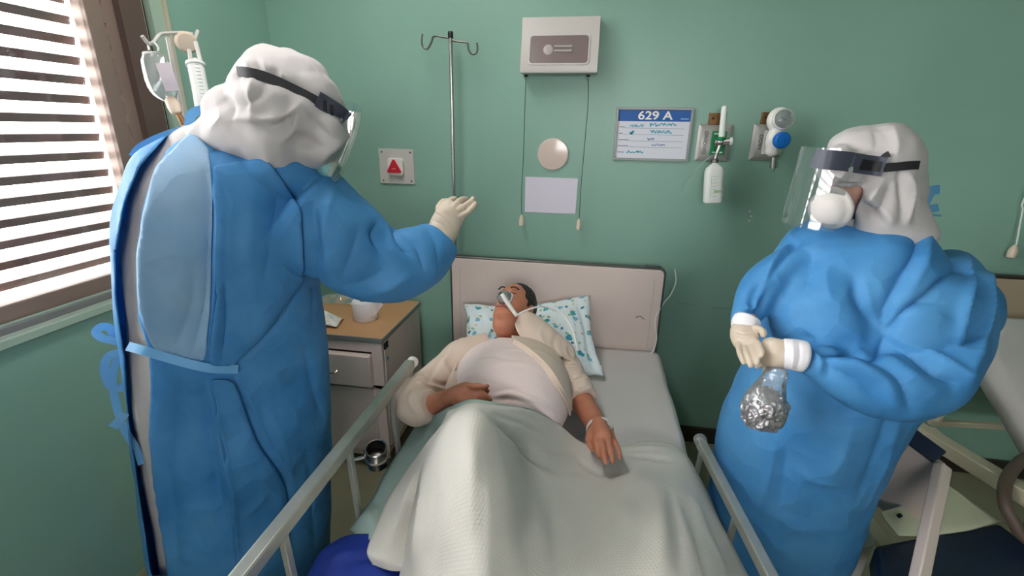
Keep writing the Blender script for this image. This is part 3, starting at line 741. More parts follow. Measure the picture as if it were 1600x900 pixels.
tag(MB().lathe(c-nrm(ray(291, 66))*0.0, [(0.001, -0.014), (0.026, -0.012), (0.032, -0.004), (0.032, 0.004), (0.026, 0.012), (0.001, 0.014)], axis=nrm(-ray(291, 66)+np.array([0.5, 0, -0.2])), n=32).build('tape_roll', m_beige, None, True), 'beige round tape roll hanging on the drip stand arm', 'tape')
# fluid bag
dB = M[2]@(I(245, 120, YI+0.02)-CAM)
t = thing('fluid_bag', T(262, 175, dB), 'clear fluid bag hanging from the drip stand by the window', 'drip bag')
S = MB(); S.ptube([(238, 86, dB, 17, 0.010), (242, 96, dB, 22, 0.018), (248, 120, dB, 23, 0.026), (256, 138, dB, 22, 0.024), (263, 150, dB, 15, 0.018), (268, 158, dB, 6, 0.010)], n=24)
S.build('bag', m_fluid, t, True)
S = MB(); S.ptube([(236, 82, dB, 14, 0.006), (238, 90, dB, 16, 0.007)], n=16); S.build('bag_top', m_milky, t, True)
P = [T(u, v, dB-0.01) for u, v in ((233, 78), (232, 70), (240, 66), (247, 74), (247, 80))]; MB().tube(P, 0.003, 8, 5).build('hanger_loop', m_milky, t, True)
mb = MB(); ribbon(mb, [T(254, 98, dB-0.028), T(262, 120, dB-0.032), (T(270, 142, dB-0.024))], 0.036, 0.001); mb.build('bag_label', mat('mauve_label', srgb(190, 180, 190), 0.6), t)
S = MB(); S.ptube([(266, 155, dB, 9, 0.014), (272, 166, dB, 11, 0.016), (276, 176, dB, 9, 0.012)], n=16); S.build('port', m_beige, t, True)
S = MB(); S.ptube([(278, 178, dB, 4, 0.006), (286, 192, dB, 5, 0.006), (292, 212, dB, 3, 0.004), (296, 240, dB, 2, 0.003)], n=10); S.build('drip_line', m_brass, t, True)
# burette
t = thing('burette_cylinder', T(316, 150, dB), 'white graduated measuring cylinder hung on the drip stand, beside the fluid bag', 'burette')
a_, b_ = T(306, 104, dB), T(319, 172, dB); ax = nrm(a_-b_)
MB().lathe(b_, [(0.004, -0.02), (0.021, 0), (0.023, 0.004), (0.022, 0.05), (0.022, np.linalg.norm(a_-b_)), (0.026, np.linalg.norm(a_-b_)+0.002), (0.026, np.linalg.norm(a_-b_)+0.01), (0.004, np.linalg.norm(a_-b_)+0.013)], axis=ax).build('cylinder', m_milky, t, True)
MB().tube([T(296, 78, dB), T(299, 103, dB)], 0.006, 10).build('post', m_offw, t, True)
MB().tube([T(306, 66, dB), T(314, 98, dB)], 0.006, 10).build('post', m_offw, t, True)
MB().lathe(T(306, 98, dB), [(0.006, 0), (0.007, 0.012)], axis=ax).build('port', m_white, t, True)
x, y, z = basis(ax); fr_ = nrm(CAM-a_); fr_ = nrm(fr_-(fr_@ax)*ax); sd = np.cross(ax, fr_)
mb = MB()
for k in range(11): mb.box(b_+ax*(0.03+k*0.011)+fr_*0.0222+sd*0.004, (0.012, 0.001, 0.0012), np.array([sd, fr_, ax]).T)
mb.build('graduations', m_grey, t)

# ---------------------------------------------------------------- bedside cabinet
CX1, CX0, CY0, CY1, CZ = -0.853, -1.36, -0.52, -0.05, 0.70
t = thing('bedside_cabinet', ((CX0+CX1)/2, (CY0+CY1)/2, 0), 'cream metal bedside cabinet with an orange laminate top and one drawer', 'cabinet')
MB().box(((CX0+CX1)/2, (CY0+CY1)/2, CZ-0.004), (CX1-CX0+0.004, CY1-CY0+0.006, 0.008)).build('table_top', m_wood, t, bevel=0.001)
mb = MB()
mb.box(((CX0+CX1)/2, CY0-0.003, CZ-0.011), (CX1-CX0+0.008, 0.006, 0.022)); mb.box((CX1+0.003, (CY0+CY1)/2, CZ-0.011), (0.006, CY1-CY0, 0.022)); mb.box((CX0-0.003, (CY0+CY1)/2, CZ-0.011), (0.006, CY1-CY0, 0.022))
mb.build('steel_edge', m_grey, t, bevel=0.001)
MB().box(((CX0+CX1)/2, (CY0+CY1)/2+0.01, (CZ+0.12)/2-0.004), (CX1-CX0-0.006, CY1-CY0-0.03, CZ-0.14)).build('carcass', m_cream, t, bevel=0.004)
mb = MB()
for x in (CX0+0.03, CX1-0.03): mb.box((x, CY0+0.008, CZ/2), (0.05, 0.012, CZ-0.14))
mb.box(((CX0+CX1)/2, CY0+0.008, CZ-0.05), (CX1-CX0-0.01, 0.012, 0.045)); mb.box(((CX0+CX1)/2, CY0+0.008, CZ-0.245), (CX1-CX0-0.01, 0.012, 0.02)); mb.box(((CX0+CX1)/2, CY0+0.008, 0.09), (CX1-CX0-0.01, 0.012, 0.03))
mb.build('front_frame', m_cream, t, bevel=0.002)
mb = MB(); mb.box(((CX0+CX1)/2, CY0+0.012, CZ-0.155), (CX1-CX0-0.07, 0.008, 0.17)); mb.box(((CX0+CX1)/2, CY0+0.012, 0.27), (CX1-CX0-0.07, 0.008, 0.36)); mb.build('door_gap', m_dark, t)
dr = MB().box(((CX0+CX1)/2-0.012, CY0-0.01, CZ-0.158), (CX1-CX0-0.085, 0.035, 0.155)).build('drawer', m_cream, t, bevel=0.006)
hx = onY(514, 572, CY0-0.04)
def pull(hc, par):
    MB().tube([hc+np.array([-0.045, 0.014, 0.006]), hc+np.array([-0.04, -0.008, -0.004]), hc+np.array([0, -0.012, -0.006]), hc+np.array([0.04, -0.008, -0.004]), hc+np.array([0.047, 0.014, 0.006])], 0.0035, 8, 5).build('handle', m_steel, par, True)
pull(np.array([-1.11, CY0-0.03, CZ-0.165]), dr)
do = MB().box(((CX0+CX1)/2-0.008, CY0+0.002, 0.275), (CX1-CX0-0.085, 0.02, 0.335)).build('door', m_cream, t, bevel=0.005)
pull(np.array([-1.25, CY0-0.012, 0.36]), do)
MB().box(((CX0+CX1)/2, (CY0+CY1)/2, 0.10), (CX1-CX0-0.02, CY1-CY0-0.01, 0.02)).build('bottom_shelf', m_cream2, t, bevel=0.003)
for x in (CX0+0.03, CX1-0.03):
    for y in (CY0+0.03, CY1-0.04): MB().tube([(x, y, 0), (x, y, 0.1)], 0.014).build('leg', m_dsteel, t, True)
sp_ = onX(606, 560, CX1+0.002); MB().lathe(sp_, [(0.011, 0), (0.011, 0.001), (0, 0.0012)], axis=(1, 0, 0)).build('round_sticker', m_teal, t)
sp_ = onX(609, 528, CX1); MB().box((CX1-0.001, CY0+0.04, CZ-0.05), (0.006, 0.035, 0.03)).build('side_slot', m_dark, t)
# toilet roll
c = onZ(563, 505, CZ); c = np.array([c[0], c[1]+0.052, CZ])
t = thing('toilet_roll', c, 'white toilet paper roll standing on the orange cabinet top', 'toilet roll')
MB().lathe(c, [(0.018, 0.001), (0.052, 0.001), (0.054, 0.004), (0.054, 0.092), (0.052, 0.095), (0.021, 0.096), (0.019, 0.094), (0.019, 0.002)], n=48).build('paper', m_paperroll, t, True)
MB().lathe(c, [(0.0185, 0.004), (0.0185, 0.0945), (0.0165, 0.0945), (0.0165, 0.006), (0.0, 0.005)], n=32).build('core', mat('grey_card_core', srgb(120, 105, 95), .9), t, True)
mb = MB(); ribbon(mb, [c+np.array([0.020, -0.050, 0.06]), c+np.array([0.048, -0.026, 0.062]), c+np.array([0.064, -0.004, 0.064]), c+np.array([0.076, 0.004, 0.055])], 0.06, 0.001, up=(0.3, -1, 0)); mb.build('loose_sheet', m_paperroll, t, True)
# snack packet
c = onZ(512, 512, CZ)
t = thing('wipes_packet', c, 'white soft packet with a rainbow coloured print on the cabinet top', 'packet')
rows = []
for i in range(5):
    f = i/4; rows.append([c+np.array([-0.11+g*0.155-0.02*f*g, -0.005+f*0.11, 0.004+0.050*math.sin(math.pi*min(max(f*.9+.08, 0), 1))*math.sin(math.pi*(g*.9+.05))+0.004*math.sin(g*9+f*7)]) for g in (0, .2, .4, .6, .8, 1)])
V, Fc, uv = grid_surface(rows, 5, 5); V = wrinkle(V, Fc, 0.004, 30)
o = mesh_obj('wrapper', V, Fc, m_white, t); mo = o.modifiers.new('s', 'SOLIDIFY'); mo.thickness = 0.002
tree = bvh(V, Fc); cols = (srgb(230, 60, 70), srgb(240, 150, 40), srgb(240, 220, 60), srgb(60, 170, 90), srgb(50, 110, 200), srgb(130, 70, 160))
for k in range(5):
    P = []
    for q in range(6):
        a_ = math.radians(20+q*26); u_, v_ = 513+math.cos(a_)*(3+k*1.7), 506-math.sin(a_)*(3+k*2.2)
        h = cast(tree, u_, v_)
        if h is not None: P.append(h+np.array([0, 0, 0.0015]))
    if len(P) > 2:
        mb = MB(); ribbon(mb, P, 0.005, 0.0008); mb.build('colour_band', mat('print', cols[k], 0.5), t)
# clear bag lying behind
t0 = onZ(520, 473, CZ)
rows = []
for i in range(5):
    f = i/4; rows.append([t0+np.array([-0.10+g*0.22, -0.02+f*0.10, 0.004+0.035*math.sin(math.pi*f*.95)*math.sin(math.pi*(g*.92+.04))]) for g in (0, .2, .4, .6, .8, 1)])
V, Fc, uv = grid_surface(rows, 6, 6); V = wrinkle(V, Fc, 0.009, 26); V[:, 2] = np.maximum(V[:, 2], CZ+0.002)
tag(mesh_obj('plastic_bag', V, Fc, m_clear), 'crumpled clear plastic bag behind the toilet roll on the cabinet', 'bag')

# ---------------------------------------------------------------- bed
BZ = 0.55
BX0, BX1 = -0.53, 0.375
t = thing('hospital_bed', (-0.12, -1.05, 0), 'patient bed with cream headboard panel and steel side rails, standing in the middle', 'bed')
hb = [onY(u, v, -0.10) for u, v in ((703, 403), (1043, 415))]
hx0, hx1, hz = hb[0][0], hb[1][0], (hb[0][2]+hb[1][2])/2-0.002
hw = hx1-hx0; hcx = (hx0+hx1)/2
oo = rrect(hw, 0.62, 0.028, 6); MB().sheet(oo, (hcx, -0.068, hz-0.31), XW, ZW, 0.034).build('headboard_trim', m_dsteel, t, bevel=0.003)
oo = rrect(hw-0.018, 0.60, 0.024, 6); MB().sheet(oo, (hcx, -0.099, hz-0.309), XW, ZW, 0.008).build('headboard_panel', m_cream, t, bevel=0.003)
mb = MB()
for x in (hx0+0.05, hx1-0.05): MB().box((x, -0.1075, hz-0.31), (0.004, 0.002, 0.52)).build('panel_crease', m_offw, t)
MB().box((hx1-0.06, -0.085, hz+0.003), (0.07, 0.02, 0.008)).build('bumper_plate', m_dsteel, t, bevel=0.002)
for x in (hx0+0.03, hx1-0.03):
    MB().tube([(x, -0.085, 0.06), (x, -0.085, hz-0.5)], 0.018).build('leg', m_rail, t, True)
    MB().tube([(x, -2.02, 0.06), (x, -2.02, 0.5)], 0.018).build('leg', m_rail, t, True)
mb = MB()
for x in (hx0+0.06, hx1-0.05): mb.bar((x, -0.1, 0.40), (x, -2.03, 0.40), 0.03, 0.05)
for y in (-0.15, -0.8, -1.4, -1.98): mb.bar((hx0+0.06, y, 0.40), (hx1-0.05, y, 0.40), 0.04, 0.04)
mb.build('bed_frame', m_rail, t, bevel=0.003)
MB().box((hcx, -1.06, 0.428), (0.86, 1.86, 0.012)).build('mesh_base', m_dsteel, t)
MB().sheet(rrect(hw, 0.42, 0.028, 6), (hcx, -2.04, 0.42), XW, ZW, 0.03).build('footboard', m_cream, t, bevel=0.003)
# castors
for x in (hx0+0.03, hx1-0.03):
    for y in (-0.085, -2.02): MB().lathe((x-0.014, y, 0.045), [(0.0, 0), (0.04, 0.002), (0.045, 0.008), (0.045, 0.02), (0.04, 0.026), (0, 0.028)], axis=(1, 0, 0)).build('castor', m_black, t, True)
# left side rail (raised), its head end at y -0.86
RX, RY0, RY1, RZ = -0.587, -0.845, -1.95, 0.775
rail = MB().bar((RX-0.004, RY0, RZ), (RX-0.004, RY1, RZ), 0.032, 0.034).build('side_rail', m_rail, t, bevel=0.004)
MB().lathe((RX, RY0-0.004, RZ+0.002), [(0.0, 0), (0.017, 0.001), (0.020, 0.006), (0.020, 0.020), (0.015, 0.026), (0, 0.027)], axis=(0, 1, 0.0)).build('end_cap', m_white, rail, True)
for y in (-0.855, -1.02, -1.30, -1.58, -1.86):
    MB().bar((RX, y, RZ-0.01), (RX+0.012, y+0.005, 0.36), 0.014, 0.018).build('rail_post', m_rail, rail, bevel=0.002)
MB().bar((RX+0.01, -0.85, 0.37), (RX+0.01, -1.9, 0.37), 0.018, 0.026).build('lower_bar', m_rail, rail, bevel=0.002)
# right side rail (lowered)
RX, RZ = 0.432, 0.585
P = [onZ(1095, 692, 0.60), onZ(1205, 905, 0.60)]
P0, P1 = P[0], P[0]+(P[1]-P[0])*2.0
rail = MB().bar(P0, P1, 0.028, 0.034).build('side_rail', m_rail, t, bevel=0.004)
MB().lathe(P0+np.array([0, -0.008, 0.004]), [(0.0, 0), (0.017, 0.001), (0.021, 0.006), (0.021, 0.024), (0.015, 0.03), (0, 0.031)], axis=(0, 1, 0)).build('end_cap', m_grey, rail, True)
for f in (0.02, 0.3, 0.6, 0.93):
    q = P0+(P1-P0)*f; MB().bar(q, q+np.array([-0.01, 0, -0.24]), 0.014, 0.018).build('rail_post', m_rail, rail, bevel=0.002)
# steel ring holder on the left rail
c = onZ(588, 708, 0.50); 
h0 = T(588, 706, 1.50)
t = thing('steel_ring_holder', h0, 'chrome ring holder with wing screw clamped inside the raised bed rail', 'holder')
axh = nrm(np.array([0.12, -0.25, 1.0]))
MB().lathe(h0-axh*0.06, [(0.030, 0), (0.033, 0.002), (0.033, 0.076), (0.035, 0.079), (0.033, 0.081), (0.030, 0.079), (0.030, 0.012), (0, 0.01)], axis=axh, n=36).build('cup', m_chrome if 'm_chrome' in globals() else m_steel, t, True)
MB().lathe(h0-axh*0.055, [(0.029, 0.004), (0.0292, 0.07), (0.0285, 0.07), (0.028, 0.006), (0.0, 0.005)], axis=axh, n=36).build('cup_painted_shade', m_dark, t, True)  # added dark liner; its black stands in for shade inside the cup
MB().lathe(h0-axh*0.03, [(0.0345, 0), (0.038, 0.002), (0.038, 0.010), (0.0345, 0.012)], axis=axh, n=36).build('clamp_band', m_steel, t, True)
mb = MB(); q0 = h0-axh*0.022+np.array([-0.036, -0.012, 0]); mb.tube([q0, q0+np.array([-0.03, -0.012, -0.006])], 0.007); mb.ell(q0+np.array([-0.032, -0.013, -0.012]), (0.010, 0.006, 0.016))
mb.tube([q0, q0+np.array([0.004, 0, 0.03])], 0.0045); mb.build('wing_screw', m_steel, t, True)

# mattress
S = MB(); o = S.box(((BX0+BX1)/2, -1.055, BZ-0.06), (BX1-BX0, 1.87, 0.118)).build('mattress', m_navy, None, bevel=0.022, seg=4)
tag(o, 'blue vinyl mattress on the patient bed, under white linen', 'mattress')
# fitted sheet over it
w0, w1 = BX0-0.010, BX1+0.015
rows = []
for i, y in enumerate(np.linspace(-0.118, -1.995, 14)):
    zz_ = BZ+0.006
    xr_ = w1
    f = random.random
    rows.append([(w0+0.002, y, BZ-0.10), (w0-0.002, y, BZ-0.05), (w0+0.012, y, BZ-0.010), (w0+0.05, y, zz_), (w0+0.2, y, zz_), (w0+0.45, y, zz_+0.001), (xr_-0.2, y, zz_), (xr_-0.05, y, zz_), (xr_-0.012, y, BZ-0.010), (xr_+0.002, y, BZ-0.05), (xr_-0.002, y, BZ-0.105)])
V, Fc, uv = grid_surface(rows, 6, 6); V = wrinkle(V, Fc, 0.004, 7, (1, 1.4, 1), 3.0)
V = creases(V, Fc, [([(1000, 590), (1018, 640), (1040, 700)], 0.010, 0.003), ([(960, 590), (985, 640), (1000, 680)], 0.012, -0.003), ([(1030, 620), (1050, 670)], 0.008, -0.003), ([(950, 580), (1003, 572)], 0.010, 0.003)])
o = mesh_obj('fitted_sheet', V, Fc, m_linen); mo = o.modifiers.new('s', 'SOLIDIFY'); mo.thickness = 0.003
tag(o, 'white fitted sheet stretched over the patient bed mattress', 'sheet')

# ---------------------------------------------------------------- second bed at the right
hb = onY(1530, 431, -0.10)
t = thing('hospital_bed', (2.0, -0.6, 0), 'second bed behind the right figure, cream frame and raised backrest', 'bed')
x0, x1 = 1.55, 2.45; hz2 = onY(1570, 431, -0.10)[2]
MB().sheet(rrect(x1-x0, 0.50, 0.03, 6), ((x0+x1)/2, -0.068, hz2-0.25), XW, ZW, 0.034).build('headboard_trim', m_base, t, bevel=0.003)
MB().sheet(rrect(x1-x0-0.016, 0.48, 0.026, 6), ((x0+x1)/2, -0.10, hz2-0.252), XW, ZW, 0.008).build('headboard_panel', mat('tan_panel', srgb(176, 158, 136), 0.45), t, bevel=0.003)
# side frame bar and cross bar
A, B = T(1420, 662, 1.85), T(1566, 755, 1.62)
A = onZ(1422, 664, 0.52); B = onZ(1566, 752, 0.52)
m_fr = m_cream2
MB().bar(A, B+(B-A)*0.5, 0.05, 0.05).build('side_frame', m_fr, t, bevel=0.004)
MB().box(A+np.array([0.02, -0.05, -0.01]), (0.10, 0.06, 0.05)).build('corner_bracket', m_fr, t, bevel=0.004)
C1, C2 = onY(1452, 659, -0.25), onY(1592, 668, -0.25)
MB().bar(C1, C2+(C2-C1)*1.5, 0.024, 0.024).build('cross_bar', m_fr, t, bevel=0.003)
MB().tube([onY(1465, 658, -0.27), onY(1480, 632, -0.27)], 0.012).build('backrest_strut', m_fr, t, True)
q = [onY(1518, 580, -0.45), onY(1545, 523, -0.16)]
# legs
for p in ((x0+0.03, -0.085), (x1-0.03, -0.085)): MB().tube([(p[0], p[1], 0), (p[0], p[1], hz2-0.4)], 0.02).build('leg', m_fr, t, True)
# raised back cushion under a pale sheet (its thick edge runs down to the right)
qa, qb = onY(1552, 524, -0.20), onY(1700, 524, -0.20); qc, qd = onZ(1522, 585, 0.60), None
Ax = np.array([0.9, 0, 0])
e0 = onY(1548, 526, -0.22); e1 = onY(1524, 588, -0.48)
e2 = onZ(1596, 712, 0.55)
rows = [[e0, e0+Ax*.33, e0+Ax*.66, e0+Ax], [e1*0.5+e0*0.5+np.array([0, 0, 0.01])+Ax*k for k in (0, .33, .66, 1)], [e1+Ax*k for k in (0, .33, .66, 1)], [e1+(e2-e1)*.5+Ax*k for k in (0, .33, .66, 1)], [e2+Ax*k for k in (0, .33, .66, 1)]]
V, Fc, uv = grid_surface(rows, 8, 6); V = wrinkle(V, Fc, 0.006, 6)
o = mesh_obj('mattress', V, Fc, m_linen); mo = o.modifiers.new('s', 'SOLIDIFY'); mo.thickness = 0.09; mo.offset = 1
tag(o, 'raised mattress section in a white sheet, on the second bed', 'mattress')
# chair-like cream panel with a bolted post, standing in front of the second bed
t = thing('cream_panel_chair', onZ(1440, 900, 0.0), 'cream panelled chair with bolted back, behind the right figure', 'chair')
m_pan = m_cream
pa, pb, pc, pd = T(1424, 690, 1.45), T(1473, 728, 1.38), T(1424, 835, 1.50), T(1376, 795, 1.57)
nrm_p = nrm(np.cross(pb-pa, pd-pa)); nrm_p = nrm_p if nrm_p@(CAM-pa) < 0 else -nrm_p
def slab(qs, off, th_): return [[p+nrm_p*off for p in qs], [p+nrm_p*(off+th_) for p in qs]]
pl = pa+(pa-pb)*0.9; pl2 = pd+(pd-pc)*0.5
MB().rings(slab([pl, pb, pc+(pb-pa)*0.15, pl2], 0.0, 0.018)).build('back_panel', m_pan, t, bevel=0.003)
MB().bar(pb+np.array([0, 0, 0.0]), pb+(T(1436, 905, 1.24)-pb)*1.35, 0.036, 0.030, up=M[2]).build('front_post', m_pan, t, bevel=0.004)
MB().bar(pa+(pa-pb)*0.5+np.array([0, 0, 0.014]), pb+np.array([0, 0.02, 0.014]), 0.05, 0.02, up=M[2]).build('top_edge', m_navyr, t, bevel=0.003)
mb = MB()
for u, v in ((1430, 719), (1411, 803)):
    p = T(u, v, 1.47); MB().lathe(p-nrm_p*0.012, [(0.006, 0), (0.006, 0.01), (0.0, 0.011)], axis=-nrm_p, n=12).build('bolt', m_dark, t)
MB().bar(onZ(1350, 812, 0.18), onZ(1425, 905, 0.18), 0.055, 0.03).build('floor_runner', m_cream2, t, bevel=0.004)
MB().tube([onZ(1372, 862, 0.06), onZ(1420, 925, 0.06)], 0.016).build('lower_tube', m_dsteel, t, True)
# navy seat and cream cloth
s0, s1, s2, s3 = onZ(1368, 850, 0.40), onZ(1560, 815, 0.40), onZ(1680, 905, 0.40), onZ(1380, 960, 0.40)
mb = MB(); mb.rings([[p+np.array([0, 0, -0.09]) for p in (s0, s1, s2, s3)], [p for p in (s0, s1, s2, s3)]])
o = mb.build('seat_cushion', m_navyr, t, bevel=0.015, seg=3)
a0, a1, a2, a3 = onZ(1390, 835, 0.41), onZ(1480, 762, 0.44), onZ(1565, 813, 0.41), onZ(1450, 833, 0.405)
rows = [[onZ(1376, 800, .44), onZ(1420, 785, .44), onZ(1475, 758, 0.44), onZ(1487, 762, .44)], [onZ(1385, 815, .43), onZ(1430, 805, .43), onZ(1490, 790, 0.43), onZ(1525, 788, .43)], [onZ(1400, 832, .415), onZ(1440, 828, .415), onZ(1505, 822, 0.415), onZ(1560, 812, .415)], [onZ(1405, 838, .405), onZ(1450, 837, .405), onZ(1515, 829, 0.405), onZ(1566, 815, .405)]]
V, Fc, uv = grid_surface(rows, 6, 5); V = wrinkle(V, Fc, 0.003, 20)
o = mesh_obj('cream_cloth', V, Fc, m_sheetcream); mo = o.modifiers.new('s', 'SOLIDIFY'); mo.thickness = 0.004
tag(o, 'pale cream cloth spread over the navy seat, by the bolted chair post', 'cloth')
# curved dark tube at the picture edge
P = [T(1612, 712, 1.55), T(1590, 725, 1.5), T(1572, 752, 1.46), T(1570, 785, 1.42), T(1584, 815, 1.40), T(1615, 850, 1.38)]
P = [P[0]+np.array([0.25, 0.15, 0.0])]+P+[P[-1]+np.array([0.2, -0.05, -0.05])]
t = thing('tube_armchair', P[3], 'dark tubular armrest curving in front of the second bed, by the picture edge', 'armchair')
MB().tube(P, 0.017, 14, 6).build('armrest', mat('brown_rubber', srgb(96, 80, 70), .5), t, True)
MB().bar((P[4][0]+0.1, P[4][1], 0.0), (P[4][0]+0.1, P[4][1], P[4][2]-0.03), 0.03, 0.03).build('leg', m_dsteel, t)
# ---------------------------------------------------------------- people: shared pieces
def crisp(L): return [(a[0], a[1]*1.2, a[2]*1.75, 1) for a in L]
def hand_pieces(S, wrist, palm_pts, fingers, rw):
    """palm: chain of (point, half width, half thickness, side vector); fingers: lists of (point, radius)"""
    for f in fingers:
        P = np.array([p for p, _ in f]); r = [q for _, q in f]
        S.tube(P, r, 10, 4); S.ell(P[-1], (r[-1],)*3, n=10, m=8); S.ell(P[0], (r[0],)*3, n=10, m=8)
def face_shape(V, c, R, s=1.0):
    """press the features of a face into the front of a head; R columns: right, crown, front"""
    L = (V-c) @ R / s; x, y, z = L.T; D = np.zeros_like(V)
    m = (np.abs(x) < 0.09) & (np.abs(y) < 0.13) & (z > 0.0)
    g = lambda a, b, w, h: np.exp(-((x-a)/w)**2-((y-b)/h)**2)
    f = 0.026*g(0, -0.014, 0.012, 0.014)+0.015*g(0, 0.006, 0.009, 0.02)+0.008*g(0.013, -0.020, 0.007, 0.007)+0.008*g(-0.013, -0.020, 0.007, 0.007)
    f += 0.006*g(0.028, 0.042, 0.022, 0.008)+0.006*g(-0.028, 0.042, 0.022, 0.008)
    f -= 0.011*g(0.031, 0.022, 0.017, 0.012)+0.011*g(-0.031, 0.022, 0.017, 0.012)
    f += 0.009*g(0.031, 0.020, 0.012, 0.008)+0.009*g(-0.031, 0.020, 0.012, 0.008)
    f += 0.007*g(0, -0.044, 0.022, 0.006)+0.008*g(0, -0.057, 0.019, 0.006)-0.009*g(0, -0.050, 0.026, 0.003)
    f += 0.010*g(0, -0.088, 0.022, 0.014)-0.004*g(0, -0.069, 0.02, 0.006)
    f += 0.004*g(0.045, -0.012, 0.02, 0.02)+0.004*g(-0.045, -0.012, 0.02, 0.02)
    D[m] = (f[m, None])*R[:, 2]*s
    return V+D
def head_pieces(S, c, R, s=1.0):
    S.ell(c+R@np.array([0, 0.012, -0.012])*s, np.array([0.077, 0.108, 0.094])*s, R, 32, 20)
    S.ell(c+R@np.array([0, -0.055, 0.022])*s, np.array([0.056, 0.060, 0.060])*s, R, 28, 16)
    for k in (-1, 1): S.ell(c+R@np.array([k*0.078, 0.0, -0.012])*s, np.array([0.010, 0.032, 0.018])*s, R, 14, 10)

# ================================================================ person at the left (seen from behind)
t = thing('person', (-0.93, -1.2, 0), 'person seen from behind in blue gown and white hood, raising a gloved hand', 'person')
PL = t
DK = 0.94
S = MB()
S.ptube([(345, 262, 1.27, 60, 0.06), (335, 320, 1.28, 90, 0.09), (335, 450, 1.36, 100, 0.10), (340, 600, 1.45, 100, 0.10), (355, 800, 1.60, 80, 0.10)])
S.ptube([(430, 200, 1.22, 40, 0.05), (390, 250, 1.26, 40, 0.05)])
hc = T(452, 190, 1.20)
S.ell(hc, (0.08, 0.09, 0.11), n=24, m=16)
S.ptube([(460, 330, 1.30, 42, 0.05), (600, 405, 1.38, 32, 0.045), (690, 362, 1.50, 18, 0.03), (706, 335, 1.53, 18, 0.02)])
V, Fc = S.fuse(0.012, 4); mesh_obj('body', V, Fc, m_skin2, t)
# shoes / legs under the gown
GB = T(392, 1040, 1.90); GB[2] = 0
for k in (-0.11, 0.11):
    MB().tube([GB+np.array([k, 0, 0.25]), GB+np.array([k, 0, 0.1])], [0.06, 0.055], 16).build('trouser_leg', m_hood, t, True)
    S = MB(); S.ell(GB+np.array([k, 0.04, 0.045]), (0.05, 0.14, 0.045)); S.build('shoe_cover', m_tie, t, True)
# white coverall torso (shows in the open back of the gown)
S = MB()
S.ptube([(318, 222, 1.24, 62, 0.10), (312, 250, 1.245, 92, 0.125), (308, 300, 1.25, 112, 0.145), (315, 400, 1.30, 128, 0.16), (325, 500, 1.36, 132, 0.16), (330, 570, 1.41, 130, 0.16), (335, 660, 1.48, 124, 0.165), (345, 760, 1.57, 112, 0.165), (360, 900, 1.72, 100, 0.16), (370, 1020, 1.88, 92, 0.15)], n=40, level=True)
CV, CF = S.fuse(0.010, 8, 0.6)
CV = creases(CV, CF, [([(196, 300), (192, 400), (200, 500)], 0.010, 0.006), ([(215, 280), (212, 380), (222, 480), (226, 540)], 0.008, -0.006), ([(236, 300), (226, 420), (232, 520)], 0.008, 0.005), ([(225, 560), (235, 640), (250, 740), (262, 840)], 0.010, -0.007), ([(208, 590), (222, 680), (240, 780)], 0.010, 0.006)])
_k = [min(CV[i][2] for i in f) > 0.12 for f in CF]; CV, CF = sub_mesh(CV, CF, _k)
CV = wrinkle(CV, CF, 0.004, 9, (1, 1, 0.4))
mesh_obj('coverall', CV, CF, m_hood, t)
# gown body and right sleeve
S = MB()
S.ptube([(348, 202, 1.23, 52, 0.06), (341, 216, 1.235, 93, 0.1), (338, 240, 1.24, 132, 0.14), (341, 280, 1.25, 159, 0.16), (337, 330, 1.27, 171, 0.175), (335, 390, 1.3, 171, 0.182), (336, 450, 1.33, 168, 0.18), (347, 520, 1.38, 163, 0.175), (355.5, 585, 1.42, 160.5, 0.168), (361.5, 650, 1.47, 157.5, 0.18), (368, 730, 1.54, 151, 0.19), (374.5, 820, 1.62, 141.5, 0.2), (383.5, 920, 1.74, 131.5, 0.205), (388.5, 1000, 1.86, 123.5, 0.21)], n=48, level=True)
S.blob(440, 268, 1.25, 78, 52, 0.11, 8)
S.ptube([(470, 330, 1.27, 86, 0.105), (525, 372, 1.30, 76, 0.10), (575, 405, 1.35, 62, 0.085), (622, 416, 1.38, 54, 0.078), (655, 402, 1.42, 50, 0.070), (678, 384, 1.46, 40, 0.058), (687, 374, 1.475, 36, 0.052)], n=36, capk=0.12)
S.blob(240, 345, 1.22, 46, 96, 0.10, -4)
GV, GF = S.fuse(0.0065, 8, 0.6)
